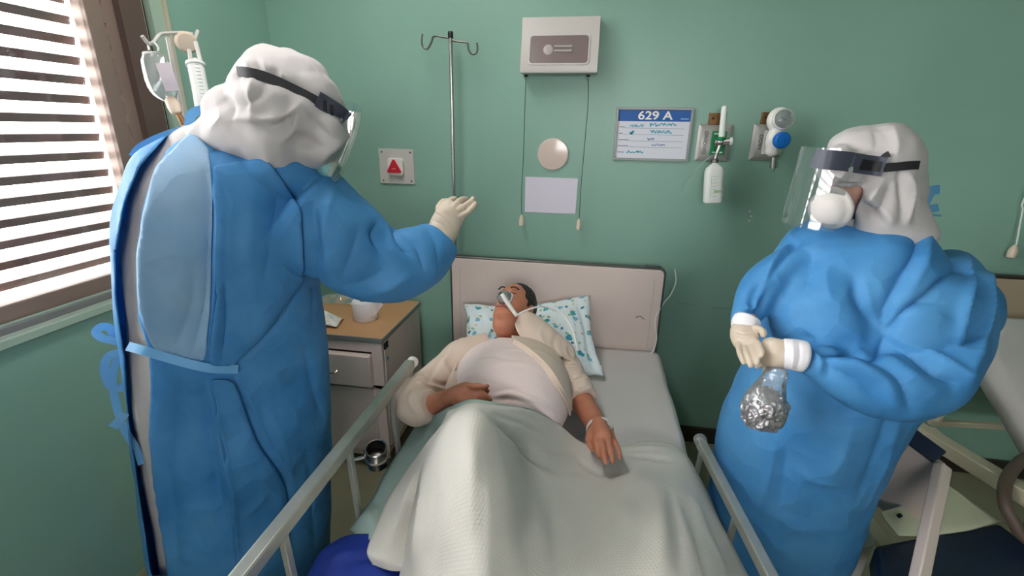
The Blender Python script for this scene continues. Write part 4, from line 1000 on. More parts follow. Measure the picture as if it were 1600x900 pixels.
cr = [
 ([(332, 262), (338, 320), (337, 400), (334, 470), (326, 570)], 0.012, 0.014), ([(322, 262), (326, 320), (325, 400), (320, 470), (300, 550)], 0.014, -0.014),
 ([(326, 588), (336, 640), (346, 700), (360, 780), (368, 880)], 0.009, 0.013), ([(318, 600), (326, 660), (334, 720), (350, 810)], 0.012, -0.012),
 ([(365, 588), (405, 695), (446, 757), (458, 850)], 0.010, -0.012), ([(374, 588), (415, 680), (456, 745)], 0.010, 0.008),
 ([(365, 568), (420, 520), (455, 470), (478, 440)], 0.011, -0.010), ([(345, 565), (352, 500), (350, 440)], 0.014, -0.008),
 ([(488, 320), (500, 380), (497, 430), (490, 500)], 0.012, -0.010), ([(478, 540), (490, 600), (505, 660)], 0.014, -0.006),
 ([(285, 600), (270, 680), (266, 760), (278, 880)], 0.018, -0.010), ([(260, 600), (243, 700), (250, 800), (268, 890)], 0.016, 0.008),
 ([(300, 420), (295, 480), (275, 540)], 0.02, -0.010), ([(240, 300), (228, 400), (232, 500), (240, 560)], 0.016, 0.008),
 ([(330, 235), (350, 215), (390, 232)], 0.010, -0.008), ([(395, 300), (388, 400), (400, 480)], 0.03, 0.006), ([(430, 300), (425, 360), (410, 430)], 0.014, -0.005),
 ([(586, 352), (583, 368), (592, 392)], 0.010, -0.014), ([(612, 352), (622, 380), (640, 398)], 0.009, -0.013), ([(600, 350), (606, 368), (618, 395)], 0.008, 0.008),
 ([(640, 372), (655, 392), (662, 420)], 0.010, -0.009), ([(668, 358), (682, 380), (684, 410)], 0.009, -0.006), ([(560, 360), (548, 400), (530, 440)], 0.016, -0.008),
 ([(520, 300), (505, 360), (515, 420)], 0.014, 0.006), ([(600, 420), (570, 440), (535, 448)], 0.014, -0.008), ([(640, 430), (610, 448), (580, 456)], 0.010, 0.006),
 ([(420, 640), (440, 680), (470, 800)], 0.025, 0.006), ([(385, 800), (400, 790), (415, 772)], 0.008, 0.006), ([(480, 700), (490, 780), (495, 880)], 0.016, -0.007)]
GV = creases(GV, GF, crisp(cr))
_k = [min(GV[i][2] for i in f) > 0.06 for f in GF]; GV, GF = sub_mesh(GV, GF, _k)
GV = wrinkle(GV, GF, 0.010, 4.2, (1, 1, 0.45), 2.0); GV = wrinkle(GV, GF, 0.0035, 14, (1, 1, 0.6), 5.0)
# the back opening: the coverall shows through it
opening = [(262, 208), (292, 196), (300, 205), (262, 232), (238, 270), (222, 330), (214, 420), (216, 500), (232, 545), (236, 600), (232, 680), (240, 760), (262, 900), (235, 900), (214, 760), (198, 650), (193, 560), (180, 470), (178, 400), (192, 320), (215, 262)]
sel = face_sel(GV, GF, opening)
V2, F2 = sub_mesh(GV, GF, ~sel); V2 = snap_border(V2, F2, 3)
gown = mesh_obj('gown', V2, F2, m_gown, t)
mo = gown.modifiers.new('s', 'SOLIDIFY'); mo.thickness = 0.0025; mo.offset = -1
tree = bvh(GV, GF)
# thin pale layer at the left half of the back, and the overlapping flap with its pleat
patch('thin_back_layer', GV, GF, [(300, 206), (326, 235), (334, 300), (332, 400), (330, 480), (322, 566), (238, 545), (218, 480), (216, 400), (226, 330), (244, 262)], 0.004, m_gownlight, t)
patch('gown_flap', GV, GF, [(328, 590), (362, 592), (395, 680), (444, 757), (452, 905), (372, 905), (360, 780), (345, 690)], 0.010, m_gown, t)
patch('gown_flap', GV, GF, [(334, 262), (420, 250), (470, 320), (478, 420), (440, 490), (365, 568), (326, 570), (336, 470), (339, 340)], 0.012, m_gown, t)
# tie band, bow and loose tails
def on(tree_, pts, off):
    o = []
    for u, v in pts:
        h = cast(tree_, u, v)
        if h is not None: o.append(h+nrm(CAM-h)*off)
    return o
mb = MB(); P = on(tree, [(200, 541), (225, 548), (255, 557), (290, 567), (325, 575), (350, 577), (372, 577)], 0.014)
ribbon(mb, P, 0.021, 0.003)
mb.build('waist_tie', m_tie, t, True)
k0 = T(200, 542, 1.27)
def tape(name, pts, w, tw=None):
    mb = MB(); ribbon(mb, [T(u, v, d) for u, v, d in pts], w, 0.0022, tw); mb.build(name, m_tie, t, True)
tape('bow_loop', [(204, 546, 1.27), (186, 535, 1.26), (160, 528, 1.25), (150, 519, 1.25), (160, 510, 1.26), (173, 514, 1.27), (180, 530, 1.27), (202, 546, 1.27)], 0.019)
tape('bow_loop', [(203, 548, 1.27), (190, 550, 1.26), (170, 556, 1.25), (163, 575, 1.25), (170, 600, 1.26), (184, 606, 1.27), (196, 603, 1.28), (200, 580, 1.29), (204, 552, 1.29)], 0.018)
tape('tie_tail', [(200, 550, 1.27), (184, 560, 1.26), (176, 590, 1.26), (181, 630, 1.27), (194, 670, 1.28), (212, 700, 1.30), (222, 725, 1.32)], 0.017)
tape('tie_tail', [(196, 645, 1.28), (188, 655, 1.275), (176, 668, 1.27)], 0.020)
S = MB(); S.blob(203, 546, 1.265, 9, 9, 0.012); S.build('knot', m_tie, t, True)
# neck tie at the nape
tape('neck_tie', [(302, 205, 1.20), (296, 195, 1.19), (300, 178, 1.19), (318, 172, 1.20), (322, 188, 1.20), (310, 205, 1.20)], 0.020)
tape('neck_tie', [(305, 203, 1.20), (290, 207, 1.19), (262, 215, 1.18), (226, 232, 1.18), (212, 248, 1.18)], 0.030)
tape('neck_tie', [(308, 204, 1.20), (300, 218, 1.195), (292, 226, 1.19)], 0.020)
S = MB(); S.blob(308, 204, 1.195, 12, 10, 0.014); S.build('knot', m_tie, t, True)
# far lower corner of the gown beside the wall
mb = MB(); R = []
rows = [[T(206, 690, 1.66), T(222, 690, 1.62), T(250, 700, 1.58)], [T(214, 780, 1.72), T(235, 780, 1.68), T(262, 790, 1.64)], [T(224, 860, 1.80), T(245, 860, 1.75), T(280, 870, 1.70)], [T(236, 960, 1.92), T(260, 960, 1.86), T(300, 960, 1.80)]]
V, Fc, uv = grid_surface(rows, 6, 6); o = mesh_obj('gown_flap', V, Fc, m_gown, t); mo = o.modifiers.new('s', 'SOLIDIFY'); mo.thickness = 0.003
# hood
S = MB()
S.blob(440, 160, 1.20, 84, 84, 0.125, 0)
S.blob(424, 128, 1.19, 54, 58, 0.10, 0); S.blob(478, 172, 1.20, 62, 72, 0.10, -20); S.blob(470, 130, 1.20, 48, 44, 0.09, 0)
S.blob(508, 205, 1.21, 36, 58, 0.08, 10); S.blob(490, 235, 1.22, 40, 34, 0.075, 0)
S.ptube([(455, 215, 1.21, 78, 0.115), (400, 205, 1.21, 62, 0.11), (350, 215, 1.225, 44, 0.09), (320, 225, 1.24, 36, 0.08)], n=32)
S.blob(362, 165, 1.20, 46, 40, 0.085, -30)
HV, HF = S.fuse(0.0045, 12, 0.6)
hcr = [([(372, 112), (420, 122), (470, 142), (505, 162), (535, 180)], 0.010, -0.010), ([(362, 100), (368, 108), (372, 125)], 0.008, -0.005)]
for i, (a, b) in enumerate((((385, 95), (390, 116)), ((398, 92), (402, 118)), ((412, 96), (416, 122)), ((428, 104), (425, 124)), ((440, 112), (436, 128)))): hcr.append(([a, ((a[0]+b[0])/2+1, (a[1]+b[1])/2), b], 0.005, -0.005 if i % 2 else 0.005))
hcr += [([(395, 120), (392, 150), (396, 185)], 0.010, 0.008), ([(410, 125), (405, 150), (385, 165)], 0.008, -0.007), ([(362, 190), (420, 195), (450, 185), (466, 172)], 0.010, -0.010), ([(362, 184), (420, 188), (452, 178), (466, 166)], 0.008, 0.009),
        ([(466, 170), (460, 200), (440, 222)], 0.010, 0.007), ([(480, 180), (500, 200), (525, 220)], 0.009, -0.007), ([(545, 208), (525, 226), (505, 248)], 0.008, 0.008), ([(470, 215), (490, 225), (512, 232)], 0.010, -0.006),
        ([(430, 75), (460, 85), (490, 110), (510, 140)], 0.012, 0.005), ([(350, 150), (362, 165), (360, 190)], 0.012, -0.007), ([(340, 170), (345, 185), (330, 200)], 0.010, 0.006)]
HV = creases(HV, HF, crisp(hcr)); HV = wrinkle(HV, HF, 0.0035, 11, seed=9.0); HV = wrinkle(HV, HF, 0.003, 26, seed=3.0)
hood = mesh_obj('hood', HV, HF, m_hood, t)
ht = bvh(HV, HF)
# visor: strap, buckle band, clear sheet
fs = bpy.data.objects.new('face_shield', None); COL.objects.link(fs); fs.parent = t; fs.matrix_parent_inverse = Matrix.Translation(-t.location)
def strap_on(tree_, pts, w, off, name, mat_, par, th=0.003):
    P = np.array(on(tree_, catmull(np.array(pts, float), 3), off))
    for _ in range(4): P[1:-1] = 0.5*P[1:-1]+0.25*(P[:-2]+P[2:])
    P = P+np.array([nrm(CAM-p)*0.004 for p in P]); mb = MB(); ribbon(mb, P, w, th, sub=2); return mb.build(name, mat_, par, True)
strap_on(ht, [(371, 112), (385, 113), (405, 117), (430, 126), (455, 138), (480, 150), (498, 160)], 0.022, 0.003, 'elastic_strap', m_strap, fs)
mb = MB(); P = on(ht, [(494, 158), (508, 166), (522, 175), (534, 184)], 0.008); P += [T(538, 188, 1.17)]
ribbon(mb, P, 0.046, 0.006); mb.build('headband_buckle', m_band, fs, True)
mb = MB()
for u, v in ((507, 166), (518, 172)):
    h = cast(ht, u, v)
    if h is not None: mb.bar(h+nrm(CAM-h)*0.013+np.array([0, 0, 0.011]), h+nrm(CAM-h)*0.013-np.array([0, 0, 0.011]), 0.007, 0.002, M[2])
mb.build('buckle_slots', m_dark, fs)
rows = [[T(533, 158, 1.16), T(552, 160, 1.20), T(566, 172, 1.26), T(560, 176, 1.36), T(530, 170, 1.42)],
        [T(532, 186, 1.16), T(548, 196, 1.20), T(560, 205, 1.26), T(554, 208, 1.36), T(522, 200, 1.42)],
        [T(522, 230, 1.16), T(536, 238, 1.20), T(545, 246, 1.26), T(538, 248, 1.36), T(508, 240, 1.42)],
        [T(511, 272, 1.16), T(520, 282, 1.20), T(528, 293, 1.26), T(520, 294, 1.36), T(492, 286, 1.42)]]
V, Fc, uv = grid_surface(rows, 8, 6); mesh_obj('visor', V, Fc, m_shield, fs)
S = MB(); S.blob(513, 262, 1.24, 20, 16, 0.05); S.build('surgical_mask', mat('mint_mask', srgb(150, 205, 200), .7), t, True)
# right glove raised, fingers spread
d0 = 1.50
def gl(pts): return [(T(u, v, d), r) for u, v, d, r in pts]
S = MB()
S.ptube([(684, 378, 1.47, 25, 0.030), (691, 362, 1.49, 24, 0.027), (699, 345, 1.50, 24, 0.022), (707, 330, 1.51, 23, 0.019), (712, 322, 1.515, 19, 0.014)], n=24)
S.blob(703, 340, 1.505, 23, 20, 0.022, 40)
hand_pieces(S, None, None, [
 gl([(700, 326, 1.50, .0105), (702, 315, 1.515, .0100), (710, 311, 1.54, .0092), (714, 318, 1.555, .0085)]),
 gl([(708, 324, 1.50, .0105), (718, 314, 1.505, .0098), (727, 311, 1.53, .0090), (730, 318, 1.55, .0084)]),
 gl([(714, 330, 1.50, .0103), (727, 321, 1.495, .0096), (737, 314, 1.51, .0088), (739, 311, 1.525, .0080)]),
 gl([(716, 341, 1.50, .0098), (729, 333, 1.49, .0090), (740, 323, 1.50, .0082), (743, 318, 1.51, .0074)]),
 gl([(688, 342, 1.50, .0125), (686, 326, 1.52, .0115), (692, 316, 1.545, .0105), (700, 314, 1.56, .0092)])], 0)
V, Fc = S.fuse(0.0028, 4); tr = None
V = creases(V, Fc, [([(679, 330), (690, 335), (702, 348), (708, 362)], 0.003, 0.0025), ([(676, 345), (690, 350), (700, 362)], 0.003, -0.002), ([(674, 352), (688, 357), (697, 370)], 0.003, 0.002), ([(676, 360), (690, 368)], 0.003, -0.002)]); V = wrinkle(V, Fc, 0.0012, 60)
mesh_obj('glove', V, Fc, m_glove, t)
# other hand hidden in front of the body
# ================================================================ person at the right
DK = 1.0
t = thing('person', (0.82, -0.85, 0), 'stout person in blue gown and visor, hands folded, standing right of the bed', 'person')
S = MB()
hR = T(1343, 290, 1.20)
fr = nrm(np.array([-0.90, -0.42, -0.10])); upv = nrm(np.array([-0.05, -0.1, 1.0])); upv = nrm(upv-(upv@fr)*fr); rt = np.cross(upv, fr)
RH = np.array([rt, upv, fr]).T
head_pieces(S, hR, RH, 0.86)
S.ptube([(1375, 330, 1.22, 36, 0.055), (1370, 400, 1.27, 100, 0.09), (1345, 520, 1.32, 105, 0.11), (1268, 650, 1.42, 72, 0.10), (1226, 800, 1.56, 56, 0.08)])
for pts in ([(1262, 430, 1.29, 22, 0.04), (1205, 462, 1.27, 16, 0.03), (1170, 498, 1.24, 14, 0.022), (1165, 520, 1.20, 12, 0.012)], [(1470, 430, 1.22, 38, 0.05), (1480, 560, 1.17, 30, 0.045), (1350, 590, 1.13, 24, 0.035), (1235, 555, 1.125, 14, 0.020), (1212, 552, 1.13, 12, 0.012)]): S.ptube(pts)
V, Fc = S.fuse(0.0065, 4)
V = face_shape(V, hR, RH, 0.86)
mesh_obj('body', V, Fc, m_skin2, t)
for k in (-1, 1):
    e = hR+RH@np.array([k*0.027, 0.018, 0.066]); o = MB().ell(e, (0.0105,)*3, RH).build('eye', mat('eye_white', srgb(235, 228, 222), .2), t, True)
    MB().lathe(e+RH[:, 2]*0.0098, [(0.0055, 0), (0.005, 0.0008), (0, 0.0012)], axis=RH[:, 2], n=16).build('iris', m_hair, o, True)
    MB().tube([hR+RH@np.array([k*x_*.86, y_*.86, 0.075]) for x_, y_ in ((0.015, 0.040), (0.030, 0.045), (0.046, 0.040))], 0.003, 8, 3).build('eyebrow', m_hair, t, True)
GB = T(1222, 1040, 1.88); GB[2] = 0
for k in (-0.09, 0.1):
    MB().tube([GB+np.array([k, 0, 0.25]), GB+np.array([k, 0, 0.1])], [0.06, 0.055], 16).build('trouser_leg', m_hood, t, True)
    S = MB(); S.ell(GB+np.array([k, -0.04, 0.045]), (0.06, 0.14, 0.045)); S.build('shoe_cover', m_tie, t, True)
# gown
S = MB()
S.ptube([(1357, 354, 1.235, 95, 0.085), (1353.5, 372, 1.24, 118.5, 0.12), (1357.5, 400, 1.25, 142.5, 0.15), (1369, 440, 1.25, 171, 0.17), (1355, 500, 1.27, 165, 0.185), (1328, 560, 1.31, 158, 0.195), (1288, 620, 1.36, 144, 0.2), (1260, 680, 1.42, 138, 0.205), (1240, 740, 1.48, 128, 0.205), (1220, 820, 1.57, 116, 0.2), (1197, 920, 1.7, 93, 0.195), (1189.5, 1000, 1.82, 85.5, 0.19)], n=48, level=True)
S.blob(1285, 500, 1.22, 92, 95, 0.11, 0); S.blob(1330, 425, 1.23, 105, 55, 0.11, -4); S.blob(1290, 585, 1.26, 85, 80, 0.12)
S.blob(1486, 452, 1.26, 62, 62, 0.13, 0); S.blob(1528, 484, 1.27, 46, 50, 0.10, 0)
# right sleeve (picture left)
S.ptube([(1258, 412, 1.27, 34, 0.06), (1216, 430, 1.27, 34, 0.065), (1186, 458, 1.26, 34, 0.062), (1172, 484, 1.245, 30, 0.055), (1164, 500, 1.235, 26, 0.045), (1163, 510, 1.23, 22, 0.036)], n=30, capk=0.15)
# left sleeve (picture right)
S.ptube([(1458, 432, 1.24, 56, 0.11), (1490, 472, 1.22, 68, 0.12), (1498, 530, 1.18, 66, 0.11), (1480, 580, 1.15, 55, 0.10)], n=34)
S.ptube([(1500, 560, 1.15, 46, 0.09), (1460, 592, 1.12, 54, 0.095), (1400, 602, 1.10, 54, 0.085), (1340, 590, 1.10, 47, 0.07), (1295, 572, 1.105, 36, 0.052), (1270, 562, 1.11, 29, 0.042), (1258, 558, 1.112, 26, 0.036)], n=34, capk=0.12)
RV, RF = S.fuse(0.0065, 8, 0.6)
cr = [
 ([(1440, 350), (1428, 400), (1405, 440), (1385, 480), (1382, 520)], 0.014, -0.016), ([(1452, 345), (1446, 400), (1425, 450), (1400, 490)], 0.012, 0.008),
 ([(1382, 520), (1420, 480), (1465, 440), (1500, 418)], 0.012, -0.014), ([(1385, 512), (1430, 465), (1470, 425)], 0.009, 0.008),
 ([(1385, 528), (1420, 478), (1470, 474)], 0.009, -0.010), ([(1378, 530), (1400, 500), (1440, 490), (1480, 500)], 0.014, 0.007),
 ([(1382, 525), (1365, 500), (1345, 470), (1335, 430)], 0.014, -0.012), ([(1352, 440), (1362, 480), (1380, 520)], 0.010, 0.007),
 ([(1300, 550), (1330, 545), (1365, 555), (1385, 530)], 0.013, -0.020), ([(1250, 525), (1290, 545), (1340, 552)], 0.014, -0.012),
 ([(1385, 530), (1430, 560), (1470, 590), (1500, 600)], 0.012, -0.012), ([(1388, 522), (1430, 545), (1480, 570), (1520, 592)], 0.010, 0.009), ([(1375, 545), (1410, 580), (1450, 600)], 0.010, 0.008),
 ([(1290, 560), (1340, 572), (1385, 600), (1400, 640)], 0.012, 0.012), ([(1300, 575), (1350, 600), (1385, 640)], 0.012, -0.009), ([(1360, 560), (1400, 590), (1420, 640)], 0.012, -0.009),
 ([(1270, 540), (1282, 560), (1280, 585)], 0.006, 0.004), ([(1284, 545), (1296, 565), (1292, 595)], 0.008, -0.006),
 ([(1540, 410), (1545, 470), (1530, 540), (1510, 590)], 0.014, 0.014), ([(1508, 400), (1512, 440), (1500, 490), (1490, 540)], 0.010, 0.016), ([(1520, 420), (1526, 470), (1510, 530)], 0.016, -0.010),
 ([(1250, 380), (1225, 400), (1205, 430)], 0.010, -0.010), ([(1232, 385), (1210, 408), (1195, 440)], 0.009, 0.008), ([(1185, 445), (1175, 470), (1180, 500)], 0.008, -0.008), ([(1165, 475), (1178, 482), (1190, 478)], 0.007, 0.006), ([(1155, 490), (1170, 492), (1185, 500)], 0.006, -0.005),
 ([(1200, 460), (1188, 500), (1186, 540)], 0.012, -0.014), ([(1310, 400), (1290, 430), (1300, 470)], 0.016, 0.006), ([(1270, 400), (1260, 440), (1250, 480)], 0.014, -0.005),
 ([(1215, 680), (1205, 740), (1190, 790)], 0.012, 0.008), ([(1230, 690), (1222, 750), (1215, 800)], 0.016, -0.006), ([(1385, 650), (1372, 700), (1345, 780)], 0.012, -0.008), ([(1400, 660), (1385, 720), (1358, 790)], 0.010, 0.007),
 ([(1240, 730), (1270, 750), (1310, 760)], 0.012, 0.006), ([(1330, 660), (1320, 700), (1300, 740)], 0.02, 0.007)]
_k = [min(RV[i][2] for i in f) > 0.06 for f in RF]; RV, RF = sub_mesh(RV, RF, _k)
RV = creases(RV, RF, crisp(cr)); RV = wrinkle(RV, RF, 0.009, 4.5, (1, 1, 0.6), 7.0); RV = wrinkle(RV, RF, 0.003, 13, seed=1.0)
mesh_obj('gown', RV, RF, m_gown, t)
rtree = bvh(RV, RF)
def tape(name, pts, w, tw=None, m_=None):
    mb = MB(); ribbon(mb, [T(u, v, d) for u, v, d in pts], w, 0.0022, tw); mb.build(name, m_ or m_tie, t, True)
tape('neck_tie', [(1438, 332, 1.27), (1446, 312, 1.29), (1456, 298, 1.30), (1468, 296, 1.31)], 0.026); tape('neck_tie', [(1440, 336, 1.27), (1450, 328, 1.29), (1466, 324, 1.31)], 0.022)
tape('neck_tie', [(1442, 338, 1.27), (1455, 336, 1.29), (1470, 337, 1.31)], 0.006)
# knitted cuffs
S = MB(); S.ptube([(1168, 500, 1.215, 23, 0.036), (1165, 507, 1.212, 23.5, 0.034), (1164, 514, 1.21, 22, 0.031)], n=24, capk=0.3); S.build('knit_cuff', m_cuff, t, True)
S = MB(); S.ptube([(1256, 557, 1.105, 25, 0.034), (1240, 554, 1.11, 24.5, 0.033), (1224, 552, 1.115, 23.5, 0.030)], n=24, capk=0.3); V, Fc = S.fuse(0.003, 2)
V = creases(V, Fc, [([(1248, 532), (1250, 555), (1246, 578)], 0.003, -0.0025), ([(1238, 531), (1240, 555), (1237, 577)], 0.003, 0.0025), ([(1230, 531), (1231, 553), (1228, 575)], 0.003, -0.002)]); mesh_obj('knit_cuff', V, Fc, m_cuff, t)
# gloves: left hand (under) and right hand (over)
def gl(pts): return [(T(u, v, d), r) for u, v, d, r in pts]
S = MB()
S.ptube([(1226, 553, 1.115, 22, 0.026), (1214, 552, 1.12, 24, 0.024), (1202, 552, 1.13, 23, 0.020), (1194, 551, 1.135, 18, 0.015)], n=24)
hand_pieces(S, 0, 0, [
 gl([(1200, 538, 1.13, .0092), (1190, 540, 1.145, .0084), (1180, 548, 1.16, .0076), (1178, 556, 1.165, .0068)]),
 gl([(1200, 548, 1.13, .0090), (1188, 553, 1.14, .0082), (1180, 562, 1.155, .0074)]),
 gl([(1202, 560, 1.13, .0090), (1192, 566, 1.14, .0082), (1184, 572, 1.15, .0074)]),
 gl([(1208, 570, 1.13, .0084), (1200, 576, 1.135, .0077), (1196, 579, 1.145, .0072)]),
 gl([(1216, 536, 1.125, .0100), (1205, 532, 1.135, .0094), (1196, 534, 1.15, .0080)])], 0)
V, Fc = S.fuse(0.0023, 3); V = wrinkle(V, Fc, 0.0012, 55); mesh_obj('glove', V, Fc, m_glove, t)
S = MB()
S.ptube([(1163, 512, 1.205, 21, 0.024), (1163, 522, 1.19, 23, 0.022), (1166, 533, 1.175, 22, 0.019), (1170, 542, 1.16, 18, 0.015)], n=24)
hand_pieces(S, 0, 0, [
 gl([(1178, 530, 1.16, .0090), (1186, 540, 1.125, .0086), (1190, 549, 1.105, .0078), (1190, 555, 1.10, .0069)]),
 gl([(1172, 538, 1.16, .0090), (1178, 550, 1.125, .0086), (1183, 560, 1.105, .0078), (1183, 567, 1.10, .0067)]),
 gl([(1164, 540, 1.165, .0088), (1167, 553, 1.13, .0085), (1172, 564, 1.11, .0075), (1173, 571, 1.105, .0066)]),
 gl([(1155, 538, 1.17, .0082), (1156, 551, 1.14, .0078), (1160, 561, 1.12, .0070), (1162, 566, 1.115, .0062)]),
 gl([(1176, 514, 1.185, .0102), (1186, 514, 1.165, .0094), (1193, 519, 1.15, .0088), (1193, 523, 1.145, .0078)])], 0)
V, Fc = S.fuse(0.0023, 3); V = creases(V, Fc, [([(1150, 518), (1162, 522), (1176, 520)], 0.003, -0.002), ([(1150, 527), (1160, 530)], 0.003, 0.0015)]); V = wrinkle(V, Fc, 0.001, 55); mesh_obj('glove', V, Fc, m_glove, t)
# hood
S = MB()
S.blob(1372, 262, 1.20, 74, 70, 0.115); S.blob(1352, 236, 1.20, 62, 40, 0.105, 8); S.blob(1385, 232, 1.20, 50, 42, 0.10); S.blob(1325, 268, 1.19, 36, 46, 0.095, 0)
S.blob(1312, 262, 1.17, 36, 36, 0.085); S.blob(1400, 300, 1.22, 50, 62, 0.10); S.blob(1418, 330, 1.24, 34, 36, 0.08)
S.ptube([(1360, 290, 1.205, 72, 0.11), (1368, 325, 1.215, 72, 0.11), (1378, 352, 1.23, 78, 0.11), (1384, 378, 1.24, 84, 0.11)], n=36)
HV, HF = S.fuse(0.0045, 12, 0.6)
hcr = [([(1292, 236), (1330, 242), (1372, 250), (1400, 258), (1434, 258)], 0.011, -0.007),
       ([(1395, 285), (1380, 318), (1365, 330), (1350, 322)], 0.011, -0.012), ([(1380, 282), (1362, 308), (1345, 318)], 0.009, 0.008), ([(1350, 315), (1370, 335), (1384, 352)], 0.010, -0.009), ([(1360, 308), (1385, 335), (1395, 350)], 0.009, 0.008),
       ([(1310, 278), (1330, 283), (1355, 282)], 0.006, 0.005), ([(1312, 288), (1340, 290), (1370, 278)], 0.006, -0.005), ([(1408, 270), (1412, 300), (1408, 345)], 0.009, -0.009), ([(1420, 270), (1426, 300), (1420, 345)], 0.008, 0.007), ([(1432, 280), (1436, 310), (1432, 345)], 0.007, -0.005),
       ([(1320, 310), (1340, 330), (1345, 355)], 0.010, 0.006), ([(1318, 330), (1330, 345), (1335, 362)], 0.008, -0.006), ([(1345, 300), (1348, 320), (1360, 345)], 0.008, -0.005), ([(1365, 205), (1372, 218), (1368, 235)], 0.010, -0.004), ([(1395, 200), (1402, 225), (1400, 245)], 0.012, 0.005)]
HV = creases(HV, HF, crisp(hcr)); HV = wrinkle(HV, HF, 0.003, 12, seed=4.0); HV = wrinkle(HV, HF, 0.0025, 28, seed=6.0)
# face opening
L = (HV-hR)@RH
cen = np.array([HV[list(f)].mean(0) for f in HF]); Lc = (cen-hR)@RH
sel = (np.abs(Lc[:, 0]) < 0.056) & (Lc[:, 1] < 0.016) & (Lc[:, 1] > -0.075) & (Lc[:, 2] > 0.052)
V2, F2 = sub_mesh(HV, HF, ~sel); V2 = snap_border(V2, F2, 4)
o = mesh_obj('hood', V2, F2, m_hood, t); mo = o.modifiers.new('s', 'SOLIDIFY'); mo.thickness = 0.003; mo.offset = -1
ht = bvh(HV, HF)
# respirator
S = MB(); mc = T(1292, 326, 1.155)
S.ell(mc-RH[:, 2]*0.006, np.array([0.049, 0.046, 0.040]), RH, 32, 20); S.ell(mc-RH[:, 2]*0.016, np.array([0.058, 0.053, 0.022]), RH, 32, 20)
V, Fc = S.fuse(0.0035, 12); V = creases(V, Fc, [([(1258, 318), (1275, 316), (1300, 312)], 0.003, 0.002, 1), ([(1268, 300), (1284, 296), (1300, 300)], 0.004, -0.002)]); V = wrinkle(V, Fc, 0.0015, 30); mesh_obj('respirator', V, Fc, m_mask, t)
mb = MB(); P = [hR+RH@np.array([-0.035, -0.010, 0.098]), hR+RH@np.array([-0.055, -0.008, 0.075]), hR+RH@np.array([-0.068, -0.004, 0.055])]
P2 = [T(1300, 308, 1.13), T(1306, 308, 1.135), T(1312, 305, 1.14)]
ribbon(mb, P2, 0.007, 0.0015); mb.build('yellow_strap', mat('yellow_elastic', srgb(232, 180, 80), .6), t, True)
# visor
fs = bpy.data.objects.new('face_shield', None); COL.objects.link(fs); fs.parent = t; fs.matrix_parent_inverse = Matrix.Translation(-t.location)
mb = MB(); P = [T(1262, 232, 1.19), T(1272, 238, 1.12)]+[p for p in on(ht, [(1300, 248), (1320, 251), (1345, 255), (1365, 258), (1380, 261)], 0.010)]
ribbon(mb, [T(1272, 247, 1.115), T(1284, 249, 1.10), T(1298, 250, 1.09)]+on(ht, [(1320, 252), (1345, 256), (1366, 259), (1382, 261)], 0.009), 0.044, 0.006); mb.build('headband', m_band, fs, True)
mb = MB(); P = on(ht, [(1346, 257), (1362, 259), (1375, 260)], 0.016)
ribbon(mb, P, 0.024, 0.004); mb.build('buckle', m_strap, fs, True)
strap_on(ht, [(1382, 262), (1398, 261), (1415, 259), (1430, 258), (1436, 258)], 0.020, 0.005, 'elastic_strap', m_strap, fs)
strap_on(ht, [(1376, 252), (1382, 244), (1390, 240)], 0.014, 0.008, 'strap_end', m_strap, fs)
rows = []
vc = T(1338, 250, 1.19)-np.array([0, 0, 0])
fh = nrm(np.array([fr[0], fr[1], 0])); sh = np.cross((0, 0, 1), fh)
for dz, rr, push in ((0.030, 0.112, 0.000), (-0.03, 0.114, 0.003), (-0.09, 0.116, 0.006), (-0.165, 0.118, 0.010)):
    rows.append([vc+np.array([0, 0, dz])+fh*(push+0.022)+rr*(math.cos(math.radians(g))*fh+math.sin(math.radians(g))*sh) for g in (-78, -55, -35, -18, 0, 15, 30, 45)])
V, Fc, uv = grid_surface(rows, 10, 8); mesh_obj('visor', V, Fc, m_shield, fs)
# bag of crumpled foil in clear film
t = thing('foil_bag', T(1195, 640, 1.12), 'clear bag of crumpled silver foil hanging from the folded gloved hands', 'bag')
S = MB(); S.blob(1191, 643, 1.12, 33, 31, 0.048); S.blob(1200, 634, 1.12, 30, 30, 0.045)
V, Fc = S.fuse(0.0035, 3); V = wrinkle(V, Fc, 0.010, 48, seed=2.0); V = wrinkle(V, Fc, 0.006, 95, seed=8.0); mesh_obj('foil_clump', V, Fc, m_foil, t, smooth=False)
S = MB(); S.ptube([(1214, 578, 1.115, 17, 0.016), (1208, 592, 1.115, 19, 0.020), (1202, 610, 1.118, 27, 0.034), (1196, 632, 1.12, 37, 0.050), (1194, 655, 1.12, 32, 0.044)], n=40, sub=6)
V, Fc = S.fuse(0.004, 2); V = wrinkle(V, Fc, 0.007, 30, (1, 1, 0.3), 4.0); mesh_obj('clear_film', V, Fc, m_clear, t)
